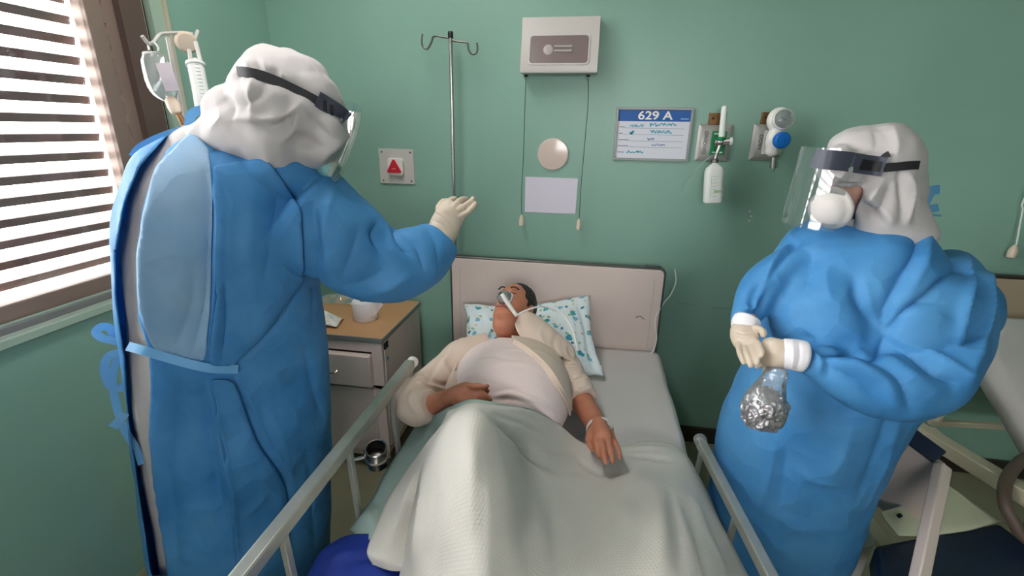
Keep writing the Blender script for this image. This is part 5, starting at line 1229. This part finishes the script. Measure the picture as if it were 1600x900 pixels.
# ================================================================ pillow
nu_, nv_ = 34, 26
cTL, cTR, cBR, cBL = onZ(722, 470, 0.73), onZ(918, 462, 0.80), onZ(946, 590, 0.585), onZ(742, 560, 0.60)
cTL = onY(724, 476, -0.17); cTR = onY(922, 462, -0.13); cBR = onZ(946, 590, 0.58); cBL = np.array([-0.50, -0.55, 0.58])
pn = nrm(np.cross(cTR-cTL, cTL-cBL)); pn = pn if pn[2] > 0 else -pn
def pil(a, b, side):
    s0 = (1-b)*((1-a)*cTL+a*cTR)+b*((1-a)*cBL+a*cBR)
    ea = 4*a*(1-a); eb = 4*b*(1-b)
    k = (ea**0.42)*(eb**0.42)
    pinch = -0.030*math.sin(math.pi*a)*(1-2*b)*0.9           # edges draw in between the corners
    s0 = s0+(cBL-cTL)*(0.09*ea*(1-2*b)*0.9)+(cTR-cTL)*(0.04*eb*(1-2*a))
    th_ = (0.075 if side > 0 else 0.05)*k
    dent = 0.055*math.exp(-((a-0.46)/0.20)**2-((b-0.35)/0.5)**2) if side > 0 else 0
    return s0+pn*(side*th_-dent)
V = []; Fc = []; UV = []
for sd_ in (1, -1):
    o_ = len(V)
    for j in range(nv_+1):
        for i in range(nu_+1):
            V.append(pil(i/nu_, j/nv_, sd_)); UV.append((i/nu_*0.66+(0 if sd_ > 0 else 1), j/nv_*0.46))
    for j in range(nv_):
        for i in range(nu_):
            q = (o_+j*(nu_+1)+i, o_+(j+1)*(nu_+1)+i, o_+(j+1)*(nu_+1)+i+1, o_+j*(nu_+1)+i+1); Fc.append(q if sd_ > 0 else q[::-1])
V = np.array(V); V[:, 2] = np.maximum(V[:, 2], BZ+0.012)
bm = bmesh.new(); me = bpy.data.meshes.new('pillow'); me.from_pydata(V.tolist(), [], Fc)
l = me.uv_layers.new(name='UVMap'); vi = np.empty(len(me.loops), int); me.loops.foreach_get('vertex_index', vi); l.data.foreach_set('uv', np.array(UV)[vi].ravel())
bm.from_mesh(me); bmesh.ops.remove_doubles(bm, verts=bm.verts, dist=0.0005); bmesh.ops.subdivide_edges(bm, edges=bm.edges, cuts=1, use_grid_fill=True, smooth=0.6); bm.to_mesh(me); bm.free()
Vv = np.array([v.co[:] for v in me.vertices]); Ff = [tuple(p.vertices) for p in me.polygons]
Vv = creases(Vv, Ff, [([(905, 475), (915, 510), (925, 560), (930, 590)], 0.014, -0.016), ([(892, 485), (896, 520), (905, 565)], 0.012, 0.010), ([(930, 500), (936, 540), (938, 580)], 0.010, 0.012), ([(728, 480), (736, 500), (740, 520)], 0.008, 0.008), ([(750, 488), (756, 500), (757, 515)], 0.008, -0.008), ([(875, 490), (870, 510), (880, 540)], 0.012, -0.008)])
Vv = wrinkle(Vv, Ff, 0.007, 14); Vv[:, 2] = np.maximum(Vv[:, 2], BZ+0.010)
me.vertices.foreach_set('co', Vv.ravel()); me.materials.append(m_floral); me.polygons.foreach_set('use_smooth', [True]*len(me.polygons))
pl_ = bpy.data.objects.new('pillow', me); COL.objects.link(pl_)
tag(pl_, 'white pillow with teal flower print, leaning on the headboard behind the head', 'pillow')

# ================================================================ patient
t = thing('person', (-0.22, -0.9, BZ), 'patient lying in the middle bed in cream pyjama and pale t-shirt, wearing a mask', 'person')
hP = T(801, 482, 1.93)
upv = nrm(np.array([0.16, 0.80, 0.58])); fr = np.array([-0.30, -0.55, 0.78]); fr = nrm(fr-(fr@upv)*upv); rt = np.cross(upv, fr); RP = np.array([rt, upv, fr]).T
S = MB(); head_pieces(S, hP, RP, 0.98)
S.ell(hP+RP@np.array([0, -0.085, 0.018]), np.array([0.050, 0.055, 0.045]), RP)
nb = np.array([-0.27, -0.54, 0.665])
S.tube([hP+RP@np.array([0, -0.07, -0.02]), (hP+nb)/2+np.array([0, 0, -0.02]), nb], [0.062, 0.066, 0.085], 24, 3)
def sect(Pl, ra, rb, n=36, sub=4):
    """elliptical lofted trunk along world points: ra sideways, rb up"""
    Q = catmull(np.column_stack([Pl, ra, rb]), sub); tg = np.gradient(Q[:, :3], axis=0); R = []
    for q, g in zip(Q, tg):
        g = nrm(g); a = nrm(np.cross(g, (0, 0, 1))); b = np.cross(a, g); b = b if b[2] > 0 else -b
        R.append([q[:3]+q[3]*math.cos(h)*a+q[4]*math.sin(h)*b for h in np.arange(n)*2*math.pi/n])
    return R
TP = [(-0.265, -0.50, 0.665), (-0.26, -0.58, 0.675), (-0.25, -0.70, 0.685), (-0.235, -0.84, 0.69), (-0.235, -0.88, 0.685), (-0.24, -0.92, 0.67), (-0.245, -0.94, 0.65)]
S.rings(sect(TP, [0.12, 0.18, 0.18, 0.185, 0.175, 0.16, 0.12], [0.06, 0.09, 0.115, 0.13, 0.12, 0.09, 0.06]))
# arms: (world point, radius)
AL = [(-0.43, -0.60, 0.665, .055), (-0.50, -0.72, 0.655, .050), (-0.545, -0.86, 0.650, .044), (-0.535, -0.95, 0.665, .042), (-0.48, -0.985, 0.705, .036), (-0.425, -1.005, 0.745, .029), (-0.385, -1.02, 0.775, .026)]
AR = [(-0.08, -0.58, 0.665, .055), (-0.03, -0.66, 0.650, .048), (0.02, -0.76, 0.640, .042), (0.05, -0.84, 0.640, .040), (0.078, -0.92, 0.645, .034), (0.090, -0.965, 0.648, .029), (0.092, -0.99, 0.648, .027)]
for A_ in (AL, AR): S.tube([a[:3] for a in A_], [a[3] for a in A_], 20, 4)
# right hand (picture left) lying on the belly
w = lambda u, v, z: onZ(u, v, z)
S.tube([w(700, 622, .765), w(714, 617, .79), w(727, 615, .80), w(738, 614, .805)], [.027, .030, .029, .022], 18, 3)
S.tube([w(712, 626, .775), w(728, 625, .79), w(742, 624, .795)], [.020, .021, .016], 14, 3)
hand_pieces(S, 0, 0, [
 [(w(732, 606, .812), .0105), (w(745, 603, .825), .0098), (w(756, 606, .822), .0088), (w(762, 611, .815), .0078)],
 [(w(734, 612, .812), .0105), (w(747, 611, .822), .0100), (w(758, 617, .815), .0088), (w(766, 624, .802), .0078)],
 [(w(735, 619, .806), .0100), (w(747, 619, .812), .0094), (w(757, 624, .802), .0084), (w(765, 628, .79), .0074)],
 [(w(734, 626, .797), .0092), (w(744, 627, .80), .0086), (w(753, 629, .792), .0078)],
 [(w(716, 606, .80), .0125), (w(728, 602, .822), .0110), (w(742, 604, .835), .0098), (w(757, 605, .835), .0084), (w(761, 603, .836), .0075)]], 0)
# left hand (picture right) lying on the blanket
S.tube([w(934, 660, .665), w(938, 672, .668), w(942, 684, .668), w(946, 694, .664)], [.024, .030, .031, .024], 18, 3)
S.tube([w(927, 672, .660), w(930, 684, .662)], [.018, .018], 12); S.tube([w(950, 676, .655), w(955, 690, .655)], [.020, .018], 12)
hand_pieces(S, 0, 0, [
 [(w(931, 683, .672), .0108), (w(932, 694, .676), .0102), (w(934, 704, .668), .0092), (w(937, 713, .656), .0082)],
 [(w(940, 688, .675), .0112), (w(942, 701, .680), .0106), (w(944, 713, .668), .0096), (w(946, 722, .655), .0084)],
 [(w(950, 689, .672), .0110), (w(953, 701, .677), .0104), (w(956, 712, .665), .0094), (w(957, 721, .652), .0082)],
 [(w(959, 688, .664), .0098), (w(964, 698, .667), .0092), (w(967, 707, .660), .0084), (w(968, 715, .650), .0074)],
 [(w(924, 672, .660), .0125), (w(920, 684, .658), .0112), (w(922, 695, .652), .0098), (w(926, 702, .648), .0088)]], 0)
V, Fc = S.fuse(0.0036, 4, 0.5)
V = face_shape(V, hP, RP, 0.98)
V = creases(V, Fc, [([(935, 680), (936, 700), (938, 712)], 0.003, -0.0), ([(762, 494), (775, 494), (786, 497)], 0.003, 0.0)])
mesh_obj('body', V, Fc, m_skin, t)
# hair cap, brows, closed lids
S = MB(); S.ell(hP+RP@np.array([0, 0.028, -0.026]), np.array([0.083, 0.104, 0.092]), RP, 32, 20)
V, Fc = S.fuse(0.004, 2); L = (V-hP)@RP
cen = np.array([V[list(f)].mean(0) for f in Fc]); Lc = (cen-hP)@RP
sel = (Lc[:, 2] > 0.045-0.9*np.maximum(0, Lc[:, 1]-0.075)*0) & (Lc[:, 1] < 0.082) | (Lc[:, 1] < -0.045) | ((Lc[:, 2] > 0.02) & (Lc[:, 1] < 0.03))
V2, F2 = sub_mesh(V, Fc, ~sel); V2 = snap_border(wrinkle(V2, F2, 0.002, 60), F2, 3); mesh_obj('hair', V2, F2, m_hair, t)
for k in (-1, 1):
    MB().tube([hP+RP@np.array([k*x_, y_, z_]) for x_, y_, z_ in ((0.014, 0.040, 0.090), (0.030, 0.046, 0.086), (0.048, 0.040, 0.076))], 0.0032, 8, 3).build('eyebrow', m_hair, t, True)
    MB().tube([hP+RP@np.array([k*x_, y_, z_]) for x_, y_, z_ in ((0.020, 0.018, 0.085), (0.031, 0.014, 0.088), (0.044, 0.018, 0.079))], 0.0013, 6, 3).build('eyelashes', m_hair, t, True)
m_lip = mat('lip_skin', srgb(150, 84, 74), 0.45)
MB().tube([hP+RP@np.array([x_, y_, z_])*0.98 for x_, y_, z_ in ((-0.026, -0.052, 0.080), (-0.013, -0.050, 0.0885), (0, -0.0515, 0.0905), (0.013, -0.050, 0.0885), (0.026, -0.052, 0.080))], [0.001, 0.0032, 0.0038, 0.0032, 0.001], 10, 3).build('lips', m_lip, t, True)
# t-shirt
S = MB()
TT = [(-0.275, -0.505, 0.69), (-0.268, -0.545, 0.69), (-0.262, -0.60, 0.685), (-0.25, -0.72, 0.69), (-0.235, -0.86, 0.695), (-0.235, -0.91, 0.69), (-0.245, -0.955, 0.67), (-0.25, -0.985, 0.65)]
S.rings(sect(TT, [0.085, 0.145, 0.195, 0.205, 0.213, 0.205, 0.19, 0.15], [0.055, 0.085, 0.112, 0.140, 0.158, 0.148, 0.12, 0.08]))
TV, TF = S.fuse(0.007, 5)
TV = creases(TV, TF, [([(780, 552), (800, 546), (840, 552), (870, 572)], 0.010, 0.004), ([(740, 560), (770, 556), (800, 562)], 0.012, -0.003), ([(760, 572), (800, 566), (840, 576), (870, 600)], 0.012, 0.003), ([(755, 590), (775, 600), (800, 606)], 0.010, -0.004),
 ([(772, 612), (800, 608), (840, 618), (880, 640)], 0.007, -0.006), ([(770, 618), (800, 616), (840, 628), (870, 648)], 0.006, 0.006), ([(770, 626), (800, 624), (830, 632)], 0.006, -0.005), ([(712, 600), (722, 590), (740, 585)], 0.010, -0.003), ([(730, 535), (760, 528), (800, 530)], 0.008, 0.003)])
TV = wrinkle(TV, TF, 0.004, 9, (1, 1, 1), 3.0); mesh_obj('tshirt', TV, TF, m_tee, t)
ttree = bvh(TV, TF)
# pyjama jacket, lying open: two fronts over the shirt, collar and sleeves
N_ = normals(TV, TF)
def front(poly, off=0.010):
    return patch('jacket_front', TV, TF, poly, off, m_pyj, t, 0.004)
front([(690, 520), (742, 512), (768, 520), (745, 528), (722, 552), (712, 585), (706, 625), (650, 640), (650, 560)])
front([(795, 505), (845, 520), (880, 540), (960, 600), (950, 680), (892, 672), (884, 640), (868, 605), (850, 575), (822, 548), (800, 534)])
for nm, pts in (('front_band', [(764, 522), (742, 530), (724, 552), (714, 580), (709, 612), (708, 630)]), ('front_band', [(802, 534), (824, 548), (852, 574), (872, 604), (888, 636), (897, 664)])):
    P = on(ttree, pts, 0.014)
    if len(P) > 2:
        mb = MB(); ribbon(mb, P, 0.022, 0.005); mb.build(nm, m_pyj, t, True)
# sleeves
S = MB()
S.tube([(-0.37, -0.545, .690), (-0.45, -0.60, .685), (-0.50, -0.70, .672), (-0.545, -0.82, .668), (-0.560, -0.91, .672), (-0.535, -0.975, .685), (-0.495, -0.995, .705), (-0.462, -1.002, .722)], [.085, .088, .078, .070, .066, .060, .055, .052], 28, 4)
V, Fc = S.fuse(0.006, 4)
V = creases(V, Fc, [([(700, 545), (680, 575), (668, 600)], 0.010, -0.008), ([(664, 585), (690, 600), (712, 602)], 0.008, -0.012), ([(650, 596), (664, 600), (690, 606)], 0.007, 0.010), ([(640, 600), (655, 592), (672, 596)], 0.006, -0.008), ([(690, 560), (700, 580), (706, 598)], 0.010, 0.006), ([(650, 610), (652, 630), (660, 645)], 0.008, -0.005), ([(642, 612), (640, 630), (650, 645)], 0.007, 0.005), ([(725, 525), (705, 545), (690, 575)], 0.010, 0.006)])
V = wrinkle(V, Fc, 0.006, 12, seed=1.0); mesh_obj('sleeve', V, Fc, m_pyj, t)
# cuff opening rim of that sleeve
S = MB()
S.tube([(-0.17, -0.535, .690), (-0.09, -0.565, .682), (-0.045, -0.63, .665), (-0.012, -0.685, .658), (0.008, -0.725, .654), (0.018, -0.75, .652)], [.085, .085, .075, .066, .060, .057], 28, 4)
S.tube([(0.012, -0.735, .652), (0.024, -0.762, .650)], [.060, .055], 24)
V, Fc = S.fuse(0.005, 3)
V = creases(V, Fc, [([(872, 550), (880, 565), (905, 568)], 0.007, -0.009), ([(868, 560), (880, 578), (908, 576)], 0.006, 0.008), ([(878, 580), (895, 590), (915, 582)], 0.006, -0.008), ([(882, 590), (900, 600), (920, 590)], 0.005, 0.007), ([(888, 600), (905, 608), (922, 600)], 0.005, -0.006), ([(862, 545), (860, 570), (870, 595)], 0.008, -0.006)])
V = wrinkle(V, Fc, 0.007, 20, seed=6.0); mesh_obj('sleeve', V, Fc, m_pyj, t)
# collar flap lying loose over the shoulder on the pillow side
rows = [[T(802, 496, 1.86), T(815, 486, 1.87), T(832, 488, 1.89), T(852, 502, 1.90)], [T(806, 512, 1.83), T(830, 504, 1.84), T(860, 512, 1.85), T(885, 530, 1.86)], [T(815, 528, 1.80), T(842, 526, 1.80), T(870, 534, 1.81), T(898, 548, 1.83)], [T(836, 545, 1.76), T(856, 548, 1.75), T(878, 556, 1.76), T(900, 568, 1.78)]]
V, Fc, uv = grid_surface(rows, 9, 8); V = creases(V, Fc, [([(870, 520), (866, 540), (880, 560)], 0.007, -0.008), ([(850, 505), (845, 525), (855, 545)], 0.007, 0.005), ([(885, 535), (884, 550), (892, 562)], 0.006, 0.007)]); V = wrinkle(V, Fc, 0.004, 18)
o = mesh_obj('jacket_flap', V, Fc, m_pyj, t); mo = o.modifiers.new('s', 'SOLIDIFY'); mo.thickness = 0.005
# wrist band and drip cannula
def bracelet(c, ax, r1, r2, w_, name, m_):
    x, y, z = basis(ax); R = []
    for a in np.arange(28)*2*math.pi/28:
        e = math.cos(a)*x*r1+math.sin(a)*y*r2; n_ = nrm(e); R.append([c+e+z*w_/2, c+e+n_*0.0015+z*w_/2, c+e+n_*0.0015-z*w_/2, c+e-z*w_/2])
    return MB().rings(R, closed=True).build(name, m_, t, True)
a0 = np.array([0.081, -0.925, 0.645]); a1 = np.array([0.09, -0.965, 0.648])
bracelet(a0, a1-a0, 0.0435, 0.0425, 0.014, 'wristband', m_tape)
bracelet(a0+np.array([0.004, -0.028, 0.001]), a1-a0, 0.0405, 0.0385, 0.004, 'bracelet', m_steel)

# oxygen mask: clear cup, white connector, tube
t = thing('oxygen_mask', hP+RP@np.array([0, -0.02, 0.10]), 'clear oxygen mask with its white tube on the face of the lying patient', 'mask')
prof = []
R = []
for k, (h, w_, hh) in enumerate(((0.0, .030, .033), (0.012, .029, .032), (0.026, .024, .026), (0.036, .016, .018), (0.041, .009, .010))):
    R.append([hP+RP@np.array([w_*math.cos(a), -0.006+hh*math.sin(a)-h*0.2, 0.078+h]) for a in np.arange(24)*2*math.pi/24])
mb = MB().rings(R, cap=False); o = mb.build('mask_cup', m_clear, t, True); mo = o.modifiers.new('s', 'SOLIDIFY'); mo.thickness = 0.0015
MB().tube(R[0]+[R[0][0]], 0.003, 8).build('mask_rim', m_milky, t, True)
mc = hP+RP@np.array([0, -0.028, 0.122])
MB().tube([hP+RP@np.array([0.004, -0.014, 0.116]), T(804, 489, 1.82), T(808, 492, 1.815)], [0.009, 0.008, 0.007], 14, 3).build('connector', m_white, t, True)
MB().tube([T(808, 492, 1.815), T(820, 486, 1.81), T(838, 480, 1.82), T(852, 480, 1.86), T(872, 487, 1.88), T(888, 502, 1.84), T(897, 522, 1.80), T(903, 548, 1.74)], 0.0035, 10, 6).build('mask_tube', m_milky, t, True)
# oxygen line at the right of the headboard
P = [onY(1054, 420, -0.03), onY(1056, 440, -0.05), onY(1048, 460, -0.07), onY(1037, 474, -0.09), onY(1024, 500, -0.12), onY(1026, 530, -0.13), onY(1018, 552, -0.14), onY(1004, 563, -0.14)]
tag(MB().tube(P, 0.0032, 10, 6).build('oxygen_line', m_milky, None, True), 'loose white oxygen line curling behind the headboard corner', 'tube')
P = [onY(993, 496, -0.107), onY(1000, 494, -0.109), onY(1007, 499, -0.107)]
tag(MB().tube(P, 0.002, 8, 5).build('wire_clip', m_steel, None, True), 'small shiny wire clip stuck on the headboard panel', 'clip')

# ================================================================ bedding
def cloth(name, rows, nu, nv, m_, lab, th_=0.005, lines=(), wr=(0.004, 9), cat_='blanket', seed=0.0, parent=None):
    rows = [[onZ(u, v, z) for u, v, z in r] for r in rows]
    V, Fc, uv = grid_surface(rows, nu, nv)
    V = creases(V, Fc, list(lines)); V = wrinkle(V, Fc, wr[0], wr[1], seed=seed)
    o = mesh_obj(name, V, Fc, m_, parent, uv=uv); mo = o.modifiers.new('s', 'SOLIDIFY'); mo.thickness = th_; mo.offset = -1
    if lab: tag(o, lab, cat_)
    return o
main = [
 [(700, 642, .81), (716, 637, .82), (728, 631, .835), (745, 628, .85), (765, 631, .85), (790, 635, .84), (815, 638, .81), (842, 645, .765), (872, 662, .70), (900, 686, .63), (935, 700, .605), (975, 696, .595), (1005, 690, .59), (1042, 692, .585), (1066, 704, .572), (1082, 724, .48)],
 [(686, 672, .76), (697, 660, .86), (712, 649, .915), (740, 641, .94), (765, 643, .93), (792, 653, .87), (820, 665, .80), (846, 675, .74), (875, 690, .665), (905, 707, .615), (940, 716, .60), (980, 712, .60), (1015, 706, .60), (1052, 708, .595), (1080, 724, .568), (1094, 745, .47)],
 [(668, 700, .72), (682, 690, .84), (702, 678, .91), (735, 671, .945), (768, 676, .925), (796, 688, .86), (824, 704, .76), (852, 718, .70), (882, 732, .645), (912, 742, .61), (945, 742, .60), (985, 735, .61), (1025, 733, .61), (1065, 740, .60), (1095, 755, .56), (1110, 775, .46)],
 [(655, 742, .68), (668, 732, .80), (692, 722, .875), (735, 716, .925), (775, 722, .90), (806, 734, .825), (836, 750, .72), (866, 762, .67), (898, 772, .635), (930, 778, .625), (965, 775, .635), (1005, 768, .65), (1045, 770, .65), (1082, 780, .62), (1112, 797, .56), (1126, 818, .45)],
 [(645, 790, .63), (658, 780, .75), (688, 772, .84), (740, 770, .885), (782, 776, .87), (816, 786, .80), (850, 800, .71), (884, 808, .675), (918, 814, .655), (952, 812, .66), (990, 806, .68), (1028, 804, .685), (1068, 810, .67), (1104, 822, .62), (1134, 838, .55), (1148, 860, .43)],
 [(632, 845, .60), (646, 836, .70), (684, 830, .785), (742, 830, .835), (788, 835, .82), (826, 844, .755), (864, 852, .71), (900, 856, .69), (936, 858, .68), (972, 856, .69), (1010, 852, .70), (1050, 852, .70), (1090, 858, .67), (1128, 870, .61), (1158, 884, .53), (1170, 905, .41)],
 [(622, 905, .59), (636, 898, .63), (682, 892, .71), (742, 892, .79), (792, 896, .775), (834, 900, .74), (876, 904, .71), (914, 906, .70), (952, 906, .695), (990, 905, .70), (1028, 904, .705), (1070, 904, .695), (1114, 910, .66), (1152, 920, .59), (1182, 932, .50), (1192, 955, .38)],
 [(600, 1010, .59), (620, 1000, .60), (676, 992, .64), (742, 990, .71), (796, 994, .71), (842, 998, .70), (888, 1002, .69), (928, 1004, .69), (968, 1004, .69), (1008, 1003, .69), (1048, 1003, .69), (1094, 1006, .66), (1144, 1012, .62), (1186, 1022, .54), (1214, 1036, .44), (1222, 1060, .33)]]
bl = cloth('blanket', main, 7, 9, m_blanket, 'white waffle blanket over the raised knees and legs of the patient', 0.006, [
 ([(757, 640), (790, 672), (830, 712), (880, 738)], 0.016, -0.010), ([(800, 690), (850, 712), (910, 716)], 0.010, 0.006), ([(815, 705), (860, 732), (920, 735)], 0.012, -0.008),
 ([(722, 650), (706, 690), (700, 740), (705, 830)], 0.016, -0.006), ([(757, 700), (754, 760), (752, 890)], 0.012, -0.004), ([(735, 700), (734, 760), (730, 890)], 0.014, 0.004), ([(770, 700), (776, 790), (780, 890)], 0.03, -0.006),
 ([(662, 745), (655, 800), (645, 880)], 0.014, 0.010), ([(680, 745), (672, 820), (668, 890)], 0.014, -0.012), ([(700, 780), (694, 840), (690, 890)], 0.012, 0.006),
 ([(905, 720), (940, 738), (975, 735), (1000, 718)], 0.012, -0.012), ([(985, 712), (1005, 712), (1030, 716), (1045, 718)], 0.007, -0.012), ([(980, 700), (1010, 700), (1040, 700)], 0.010, 0.006),
 ([(1000, 740), (975, 780), (950, 830), (935, 890)], 0.03, 0.010), ([(1050, 770), (1060, 830), (1062, 890)], 0.018, -0.010), ([(1030, 770), (1035, 830), (1030, 890)], 0.018, 0.008), ([(1085, 780), (1110, 840), (1130, 890)], 0.016, 0.008), ([(1070, 780), (1090, 840), (1102, 890)], 0.014, -0.008),
 ([(1000, 760), (998, 820), (985, 890)], 0.020, -0.006), ([(850, 760), (845, 820), (840, 890)], 0.03, 0.006), ([(760, 636), (785, 640), (815, 644), (845, 652)], 0.008, 0.004), ([(765, 645), (800, 655), (850, 680)], 0.010, -0.006)], (0.005, 6), seed=2.0)
flap = [
 [(688, 664, .82), (700, 662, .85), (715, 668, .86), (730, 676, .84)],
 [(660, 702, .71), (678, 703, .75), (698, 710, .75), (720, 716, .72)],
 [(630, 742, .63), (652, 746, .67), (680, 754, .66), (706, 760, .64)],
 [(606, 778, .595), (632, 784, .625), (664, 795, .61), (694, 802, .60)],
 [(588, 820, .590), (616, 828, .615), (652, 840, .60), (682, 848, .595)],
 [(574, 860, .588), (604, 870, .610), (644, 880, .60), (672, 886, .59)],
 [(582, 882, .575), (608, 892, .59), (640, 893, .59), (662, 894, .585)]]
cloth('blanket_corner', flap, 8, 8, m_blanket, None, 0.006, [([(650, 740), (630, 790), (610, 850)], 0.012, 0.008)], (0.005, 8), seed=5.0, parent=bl)
sheet = [
 [(646, 670, .60), (668, 656, .66), (692, 641, .75), (716, 630, .80), (740, 624, .83), (770, 628, .845), (800, 634, .83), (832, 640, .785), (862, 655, .72)],
 [(630, 694, .575), (656, 684, .63), (684, 668, .72), (708, 655, .79), (734, 645, .83), (762, 648, .83), (792, 654, .80), (824, 662, .75), (852, 676, .69)],
 [(614, 716, .560), (640, 712, .60), (676, 704, .66), (704, 692, .72), (728, 680, .77), (756, 680, .77), (786, 688, .74), (816, 698, .70), (842, 712, .66)],
 [(600, 740, .553), (628, 744, .585), (662, 742, .61), (694, 738, .65), (720, 730, .68), (748, 730, .68), (778, 738, .66), (808, 748, .63), (832, 756, .61)],
 [(585, 772, .548), (614, 778, .575), (650, 782, .585), (684, 782, .60), (712, 780, .61), (742, 782, .61), (772, 788, .60), (802, 792, .59), (828, 800, .58)],
 [(566, 800, .545), (592, 808, .572), (628, 818, .578), (664, 824, .58), (700, 828, .585), (732, 832, .59), (766, 836, .59), (800, 838, .58), (826, 842, .575)],
 [(546, 828, .535), (572, 842, .565), (600, 840, .572), (640, 850, .574), (690, 862, .575), (726, 870, .58), (762, 874, .58), (798, 878, .575), (824, 880, .572)]]
cloth('top_sheet', sheet, 7, 8, m_green_sheet, 'pale green sheet under the blanket, its corner hanging over the raised side rail', 0.003, [
 ([(697, 636), (715, 640), (736, 637)], 0.006, -0.006), ([(700, 650), (715, 652), (735, 645)], 0.007, 0.005), ([(670, 668), (690, 690), (695, 720)], 0.016, -0.010), ([(584, 782), (600, 800), (606, 836)], 0.008, -0.008), ([(570, 800), (585, 815), (590, 838)], 0.008, 0.006)], (0.004, 10), cat_='sheet', seed=7.0)
# deep blue cloth bundle beside the bed under the hanging corner
rows = [[onZ(u, v, z) for u, v, z in r] for r in (
 [(512, 852, .50), (540, 838, .545), (575, 832, .568), (620, 838, .568), (680, 850, .568)], [(500, 862, .50), (535, 852, .560), (575, 852, .572), (620, 862, .570), (680, 870, .568)], [(486, 884, .49), (528, 878, .560), (575, 880, .575), (620, 890, .572), (680, 895, .568)], [(474, 910, .48), (520, 906, .555), (575, 908, .575), (620, 915, .572), (680, 920, .568)], [(455, 960, .46), (505, 955, .54), (570, 960, .572), (620, 960, .57), (680, 960, .568)])]
V, Fc, uv = grid_surface(rows, 8, 7); V = wrinkle(V, Fc, 0.006, 9); V = creases(V, Fc, [([(515, 880), (530, 868), (560, 862)], 0.012, 0.008), ([(545, 895), (555, 875), (590, 870)], 0.012, -0.006)])
o = mesh_obj('blue_cloth', V, Fc, mat('royal_blue_cloth', srgb(8, 44, 140), 0.7)); mo = o.modifiers.new('s', 'SOLIDIFY'); mo.thickness = 0.006; mo.offset = -1
tag(o, 'royal blue cloth on the mattress edge beneath the hanging blanket corner', 'cloth')
